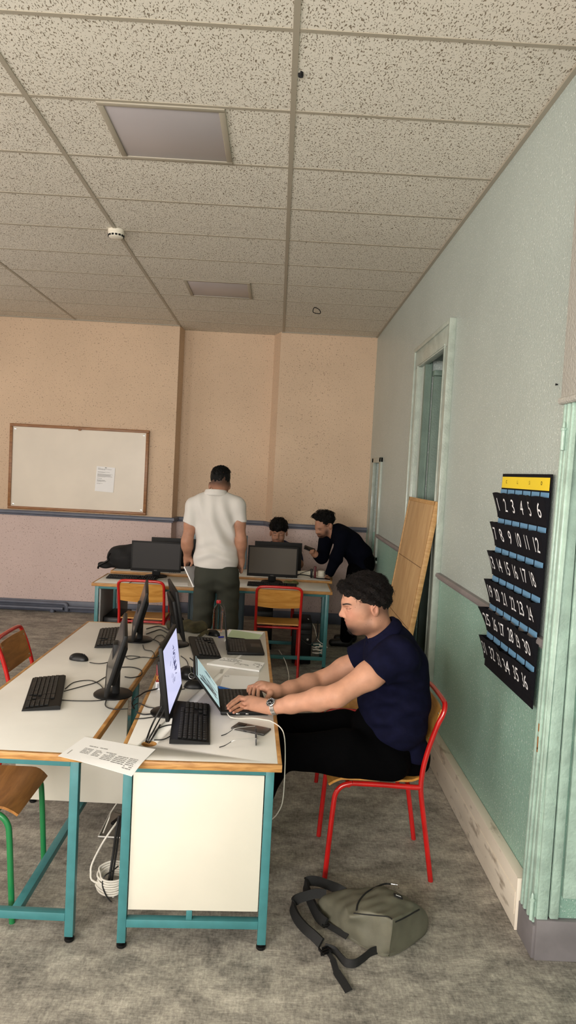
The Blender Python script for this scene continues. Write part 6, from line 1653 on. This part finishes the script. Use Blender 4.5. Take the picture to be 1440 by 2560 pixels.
tv_.clip(s(700, 1560), (0, 0, 1)).fold(s(880, 1800, YS-0.12), (0.4, 0, 1), 0.13, 0.006, 60).fold(s(560, 1950, YS-0.1), (-0.3, 0, 1), 0.13, 0.006, 60).fold(s(540, 2250, YS-0.1), (-0.3, 0, 1), 0.13, 0.008, 55).fold(s(880, 2150, YS-0.1), (0.3, 0, 1), 0.13, 0.007, 60)
tv_.clip((0, 0, 0.05), (0, 0, -1))
tv_.build('trousers', M_gtrous, st, off=base)
for c in (A([-0.585, YS-0.02, 0]), A([-0.335, YS+0.03, 0])):
    fv = Vol(c+[-0.08, -0.12, -0.01], c+[0.08, 0.24, 0.12], 0.005); fv.cone(c+[0, -0.03, 0.045], c+[0, 0.15, 0.035], 0.046, 0.038, 0.03).cone(c+[0, -0.02, 0.05], c+[0, -0.02, 0.09], 0.045, 0.042, 0.03).clip((0, 0, 0.001), (0, 0, -1)); fv.build('shoe', M_shoe, st, off=base)
# the folder he holds
a0 = s(236, 1610, YS+0.02); a1 = s(372, 1905, YS-0.06); fo = thing('folder', 'white and grey folder hanging from the standing man\'s hand', 'folder', tuple((a0+a1)/2))
ax = (a1-a0); L_ = np.linalg.norm(ax); ax = ax/L_; wv = A([0.42, 0.86, 0.30]); wv -= ax*(wv@ax); wv /= np.linalg.norm(wv); nv = np.cross(ax, wv); R3 = np.column_stack([ax, wv, nv])
MB().box(tuple((a0+a1)/2+wv*0.10), (L_, 0.20, 0.007), 0.002, R=R3).build('cover', mat('folder_grey', (160, 158, 158), 0.5), fo, off=(a0+a1)/2)
MB().box(tuple((a0+a1)/2-wv*0.001), (L_, 0.004, 0.012), 0.0015, R=R3).build('spine', M_paper, fo, off=(a0+a1)/2)

# ---- young man seated behind the monitors, looking down
YB = 7.72
def e_(u, v_, Y=YB): return at(600+u/5.333, 1240+v_/5.333, Y)
base = A([0.06, 7.85, 0.0])
yg = thing('person', 'young man in a slate blue T-shirt looking down behind the monitors', 'person', tuple(base))
v = Vol((-0.26, 7.32, 0.40), (0.36, 8.06, 1.30), 0.005)
v.ell(e_(518, 420, YB+0.03), (0.084, 0.095, 0.095), 0.02).ell(e_(508, 520, YB-0.03), (0.072, 0.068, 0.088), 0.03).ell(e_(505, 590, YB-0.045), (0.056, 0.052, 0.058), 0.03).ell(e_(500, 628, YB-0.065), (0.026, 0.026, 0.02), 0.02)
v.cone(e_(440, 500, YB-0.078), e_(575, 500, YB-0.078), 0.013, 0.013, 0.015)
for x in (468, 545):
    v.ell(e_(x, 522, YB-0.105), (0.020, 0.014, 0.012), 0.012, op='sub').ell(e_(x, 520, YB-0.083), (0.017, 0.015, 0.014), 0.004)
    v.ell(e_(x-6 if x < 500 else x+6, 560, YB-0.075), (0.026, 0.02, 0.02), 0.025)
v.cone(e_(505, 510, YB-0.098), e_(498, 556, YB-0.120), 0.010, 0.013, 0.014).ell(e_(498, 562, YB-0.118), (0.019, 0.012, 0.010), 0.008)
v.ell(e_(496, 600, YB-0.098), (0.024, 0.010, 0.006), 0.006).ell(e_(496, 610, YB-0.096), (0.020, 0.011, 0.007), 0.006)
for x, sg in ((408, -1), (622, 1)): v.ell(e_(x, 500, YB+0.02), (0.012, 0.018, 0.032), 0.008)
v.cone(e_(515, 600, YB+0.02), e_(510, 700, YB+0.05), 0.058, 0.065, 0.03)
v.ell(A([0.06, 7.82, 0.84]), (0.17, 0.10, 0.16), 0.05).ell(A([0.06, 7.86, 0.62]), (0.15, 0.11, 0.18), 0.05)
for sg in (-1, 1):
    sh = A([0.06+sg*0.185, 7.80, 0.93]); el = A([0.06+sg*0.22, 7.64, 0.80]); wr = A([0.06+sg*0.10, 7.46, 0.785])
    v.chain([sh, el, wr], [0.055, 0.044, 0.028], 0.03)
    mc = [wr+A([sg*(-0.028+0.019*k), -0.075, -0.006]) for k in range(4)]; pp = [m_+A([0, -0.030, 0.004]) for m_ in mc]; tp = [m_+A([0, -0.026, -0.022]) for m_ in pp]
    hand(v, wr, mc, pp, tp, [0.009]*4, 0.028, thumb=[wr+A([-sg*0.035, -0.035, -0.005]), wr+A([-sg*0.05, -0.065, -0.012]), wr+A([-sg*0.052, -0.09, -0.018])], k=0.01)
    v.chain([A([0.06+sg*0.09, 7.86, 0.55]), A([0.06+sg*0.11, 7.60, 0.55])], [0.08, 0.07], 0.03)
v.clip((0, 0, 0.47), (0, 0, -1))
hz = e_(500, 0, YB)
def tb(P):
    z = lambda vv: e_(500, vv, YB-0.1)[2]
    m_ = 0.65*gauss(P, e_(497, 586, YB-0.10), (0.030, 0.03, 0.008))+0.6*gauss(P, e_(500, 632, YB-0.08), (0.030, 0.05, 0.018))+0.45*gauss(P, e_(440, 600, YB-0.04), (0.022, 0.05, 0.05))+0.45*gauss(P, e_(572, 600, YB-0.04), (0.022, 0.05, 0.05))
    eye = 0.8*gauss(P, e_(468, 527, YB-0.1), (0.017, 0.03, 0.0035))+0.8*gauss(P, e_(545, 527, YB-0.1), (0.017, 0.03, 0.0035))+0.9*gauss(P, e_(466, 496, YB-0.09), (0.022, 0.03, 0.005))+0.9*gauss(P, e_(548, 496, YB-0.09), (0.022, 0.03, 0.005))
    return np.where(P[:, 2] > 0.9, m_+eye, 0)
v.build('body', M_skin2, yg, off=base, attrs={'tint': tb, 'blush': lambda P: 0.7*gauss(P, e_(496, 606, YB-0.1), (0.022, 0.03, 0.008))})
hv = Vol((-0.12, 7.54, 1.00), (0.20, 7.92, 1.32), 0.004)
hv.ell(e_(520, 400, YB+0.02), (0.098, 0.108, 0.092), 0.02).ell(e_(515, 430, YB-0.055), (0.080, 0.045, 0.040), 0.03)
hv.ell(e_(508, 560, YB-0.10), (0.078, 0.08, 0.068), 0.012, op='sub').clip(e_(520, 505, YB), (0, -0.3, -1), k=0.01).wobble(0.005, 90, 51).wobble(0.003, 200, 52)
hs = hv.mesh(); hair = npmesh('hair', hs[0], hs[1], M_hair_b, yg, base)
strands('hair_tufts', hs, 250, 0.035, 0.002, 0.5, M_hair_b, hair, base, 8, lambda P, N: N[:, 2] > -0.3, lift=0.006)
sv = Vol((-0.26, 7.55, 0.44), (0.36, 8.04, 1.10), 0.006)
sv.ell(A([0.06, 7.83, 0.83]), (0.19, 0.125, 0.17), 0.05).ell(A([0.06, 7.86, 0.60]), (0.17, 0.13, 0.16), 0.05)
for sg in (-1, 1): sv.cone(A([0.06+sg*0.05, 7.83, 0.975]), A([0.06+sg*0.165, 7.81, 0.925]), 0.055, 0.068, 0.04).cone(A([0.06+sg*0.18, 7.80, 0.92]), A([0.06+sg*0.215, 7.68, 0.83]), 0.068, 0.056, 0.03)
sv.cone(e_(515, 560, YB+0.02), e_(508, 690, YB+0.02), 0.058, 0.068, 0.01, 'sub').wobble(0.004, 30, 53).clip((0, 0, 0.47), (0, 0, -1))
sv.build('t_shirt', M_tee, yg, off=base)

# ---- man bending over the table, phone in hand
YC = 7.42
def g_(u, v_, Y=YC): return at(740+u/5.538, 1240+v_/5.538, Y)
base = A([0.86, 7.5, 0.0])
bt_ = thing('person', 'bearded man in a dark jacket bending over the table with a phone', 'person', tuple(base))
v = Vol((0.30, 7.00, 0.0), (1.06, 7.80, 1.45), 0.0055)
v.ell(g_(395, 340), (0.090, 0.076, 0.090), 0.02).ell(g_(345, 420, YC-0.005), (0.062, 0.062, 0.080), 0.03).ell(g_(360, 505), (0.052, 0.052, 0.055), 0.03).ell(g_(335, 548), (0.026, 0.026, 0.022), 0.02)
v.cone(g_(275, 445, YC+0.02), g_(330, 440, YC-0.045), 0.012, 0.012, 0.015)
v.ell(g_(318, 470, YC-0.055), (0.018, 0.014, 0.011), 0.010, op='sub').ell(g_(335, 468, YC-0.040), (0.016, 0.014, 0.013), 0.004)
v.cone(g_(290, 450, YC-0.015), g_(288, 505, YC-0.025), 0.010, 0.013, 0.012).ell(g_(292, 512, YC-0.022), (0.014, 0.015, 0.010), 0.008)
v.ell(g_(322, 535, YC-0.025), (0.014, 0.020, 0.007), 0.006).ell(g_(328, 550, YC-0.025), (0.013, 0.018, 0.007), 0.006)
v.ell(g_(480, 415, YC-0.075), (0.018, 0.010, 0.030), 0.008)
v.cone(g_(440, 460), g_(560, 540, YC), 0.060, 0.068, 0.03)
v.cone(g_(640, 560), g_(900, 860), 0.10, 0.09, 0.04)
shN = g_(650, 560, YC-0.13); elN2 = g_(560, 850, YC-0.16); wrN2 = g_(462, 1075, YC-0.12)
v.chain([shN, elN2, wrN2], [0.055, 0.045, 0.029], 0.03)
shF = g_(420, 620, YC+0.16); elF2 = g_(355, 850, YC+0.05); wrF2 = g_(278, 815, YC-0.02)
v.chain([shF, elF2, wrF2], [0.055, 0.045, 0.029], 0.03)
zt2 = 0.735+0.010
mc = [g_(428, 1115, YC-0.155), g_(440, 1120, YC-0.135), g_(455, 1125, YC-0.115), g_(470, 1130, YC-0.095)]
tp = [atz(740+u/5.538, 1240+w/5.538, zt2) for u, w in ((398, 1180), (415, 1188), (440, 1190), (468, 1186))]
pp = [lerp(m_, t_, 0.5)+A([-0.005, 0, 0.014]) for m_, t_ in zip(mc, tp)]
hand(v, wrN2, mc, pp, tp, [0.0092]*4, 0.03, thumb=[g_(485, 1120, YC-0.09), g_(492, 1150, YC-0.08), g_(486, 1178, YC-0.08)], k=0.01)
ph0 = g_(115, 705, YC-0.03); ph1 = g_(258, 760, YC-0.03)
mc = [g_(225+8*k, 800+10*k-12, YC-0.045+0.004*k) for k in range(4)]
pp = [g_(195+14*k, 790-4*k, YC-0.072) for k in range(4)]; tp = [g_(205+15*k, 752-2*k, YC-0.066) for k in range(4)]
hand(v, wrF2, mc, pp, tp, [0.0092]*4, 0.03, thumb=[g_(265, 765, YC+0.01), g_(240, 735, YC+0.02), g_(210, 722, YC+0.015)], k=0.01)
for lx, ly in ((0.80, 7.36), (0.87, 7.58)): v.chain([g_(940, 960)*[0, 0, 1]+[lx+0.09, ly, 0], A([lx+0.02, ly, 0.48]), A([lx, ly, 0.09])], [0.06, 0.055, 0.036], 0.03).cone((lx, ly, 0.06), (lx-0.12, ly, 0.035), 0.032, 0.024, 0.02)
v.clip((0, 0, 0.02), (0, 0, -1))
def tc_(P):
    bd = 1.0*gauss(P, g_(345, 560, YC-0.02), (0.045, 0.08, 0.026))+0.85*gauss(P, g_(425, 500, YC-0.05), (0.030, 0.06, 0.045))+0.8*gauss(P, g_(318, 524, YC-0.03), (0.022, 0.04, 0.008))
    ey = 0.9*gauss(P, g_(335, 470, YC-0.05), (0.018, 0.03, 0.004))+0.9*gauss(P, g_(335, 448, YC-0.05), (0.024, 0.03, 0.005))
    return np.where(P[:, 2] > 1.0, bd+ey, 0)
v.build('body', M_skin2, bt_, off=base, attrs={'tint': tc_, 'blush': lambda P: 0.6*gauss(P, g_(322, 548, YC-0.03), (0.016, 0.03, 0.006))})
hv = Vol((0.34, 7.26, 1.10), (0.72, 7.58, 1.46), 0.004)
hv.ell(g_(395, 310), (0.104, 0.090, 0.088), 0.02).ell(g_(305, 320), (0.055, 0.070, 0.050), 0.04)
hv.ell(g_(300, 450, YC-0.02), (0.090, 0.11, 0.056), 0.012, op='sub').ell(g_(478, 430, YC-0.07), (0.022, 0.05, 0.030), 0.008, op='sub').clip(g_(480, 440), (-0.5, 0, -1), k=0.01).wobble(0.007, 90, 61).wobble(0.004, 200, 62)
hs = hv.mesh(); hair = npmesh('hair', hs[0], hs[1], M_hair_b, bt_, base)
strands('hair_curls', hs, 320, 0.035, 0.002, 1.1, M_hair_b, hair, base, 9, lambda P, N: N[:, 2] > -0.2, lift=0.006)
jv = Vol((0.34, 7.00, 0.66), (1.075, 7.80, 1.34), 0.006)
jv.ell(g_(620, 540), (0.115, 0.185, 0.105), 0.05).ell(g_(740, 660), (0.145, 0.180, 0.135), 0.06).ell(g_(860, 800), (0.145, 0.170, 0.130), 0.06).ell(g_(905, 950), (0.120, 0.165, 0.105), 0.06)
jv.chain([shN, elN2, lerp(elN2, wrN2, 0.93)], [0.082, 0.064, 0.046], 0.04).chain([shF, elF2, lerp(elF2, wrF2, 0.72)], [0.080, 0.066, 0.048], 0.04)
jv.cone(g_(500, 470, YC+0.03), g_(560, 480, YC), 0.055, 0.075, 0.04)
jv.cone(g_(400, 480), g_(520, 520), 0.060, 0.056, 0.01, 'sub')
jv.fold(g_(800, 760, YC-0.16), (0.7, 0, 0.7), 0.2, 0.007, 40).fold(elN2, (0.3, 0, 1), 0.08, 0.006, 80).wobble(0.004, 28, 63)
jv.clip((1.068, 0, 0), (1, 0, 0))
jk = jv.build('jacket', M_jacket, bt_, off=base)
MB().tube(spline([wrN2+A([0.045*math.cos(a), 0.045*math.sin(a), 0.02+0.01*math.cos(a)]) for a in np.linspace(0, 6.283, 17)][:-1], 3, True), 0.004, 8, closed=True).build('cuff', mat('cuff_grey', (92, 98, 112), 0.8), jk, off=base)
tv_ = Vol((0.62, 7.16, 0.03), (1.08, 7.80, 1.06), 0.008)
tv_.ell(g_(920, 930), (0.13, 0.165, 0.16), 0.05)
for lx, ly in ((0.80, 7.36), (0.87, 7.58)): tv_.chain([A([lx+0.07, ly, 0.80]), A([lx+0.02, ly, 0.48]), A([lx, ly, 0.07])], [0.100, 0.080, 0.062], 0.04)
tv_.clip((0, 0, 0.05), (0, 0, -1)).clip((1.068, 0, 0), (1, 0, 0)); tv_.build('trousers', M_trous, bt_, off=base)
for lx, ly in ((0.80, 7.36), (0.87, 7.58)):
    c = A([lx, ly, 0]); fv = Vol(c+[-0.22, -0.08, -0.01], c+[0.10, 0.08, 0.12], 0.006); fv.cone(c+[0.02, 0, 0.045], c+[-0.14, 0, 0.036], 0.046, 0.038, 0.03).cone(c+[0.02, 0, 0.05], c+[0.02, 0, 0.09], 0.045, 0.042, 0.03).clip((0, 0, 0.001), (0, 0, -1)); fv.build('shoe', M_shoe, bt_, off=base)
ax = ph1-ph0; L_ = np.linalg.norm(ax); ax /= L_; wv = A([0.1, 0.9, 0.45]); wv -= ax*(wv@ax); wv /= np.linalg.norm(wv); R3 = np.column_stack([ax, wv, np.cross(ax, wv)])
pt = thing('smartphone', 'black smartphone held up in the bent man\'s hand', 'phone', tuple((ph0+ph1)/2))
MB().box(tuple((ph0+ph1)/2), (L_, 0.072, 0.010), 0.004, 3, R=R3).build('body', M_black, pt, off=(ph0+ph1)/2)
cn = np.cross(ax, wv); cn = cn if cn[1] < 0 else -cn
MB().box(tuple((ph0+ph1)/2-ax*L_*0.3+cn*0.006), (0.03, 0.03, 0.004), 0.001, R=R3).build('camera_plate', M_key, pt, off=(ph0+ph1)/2)
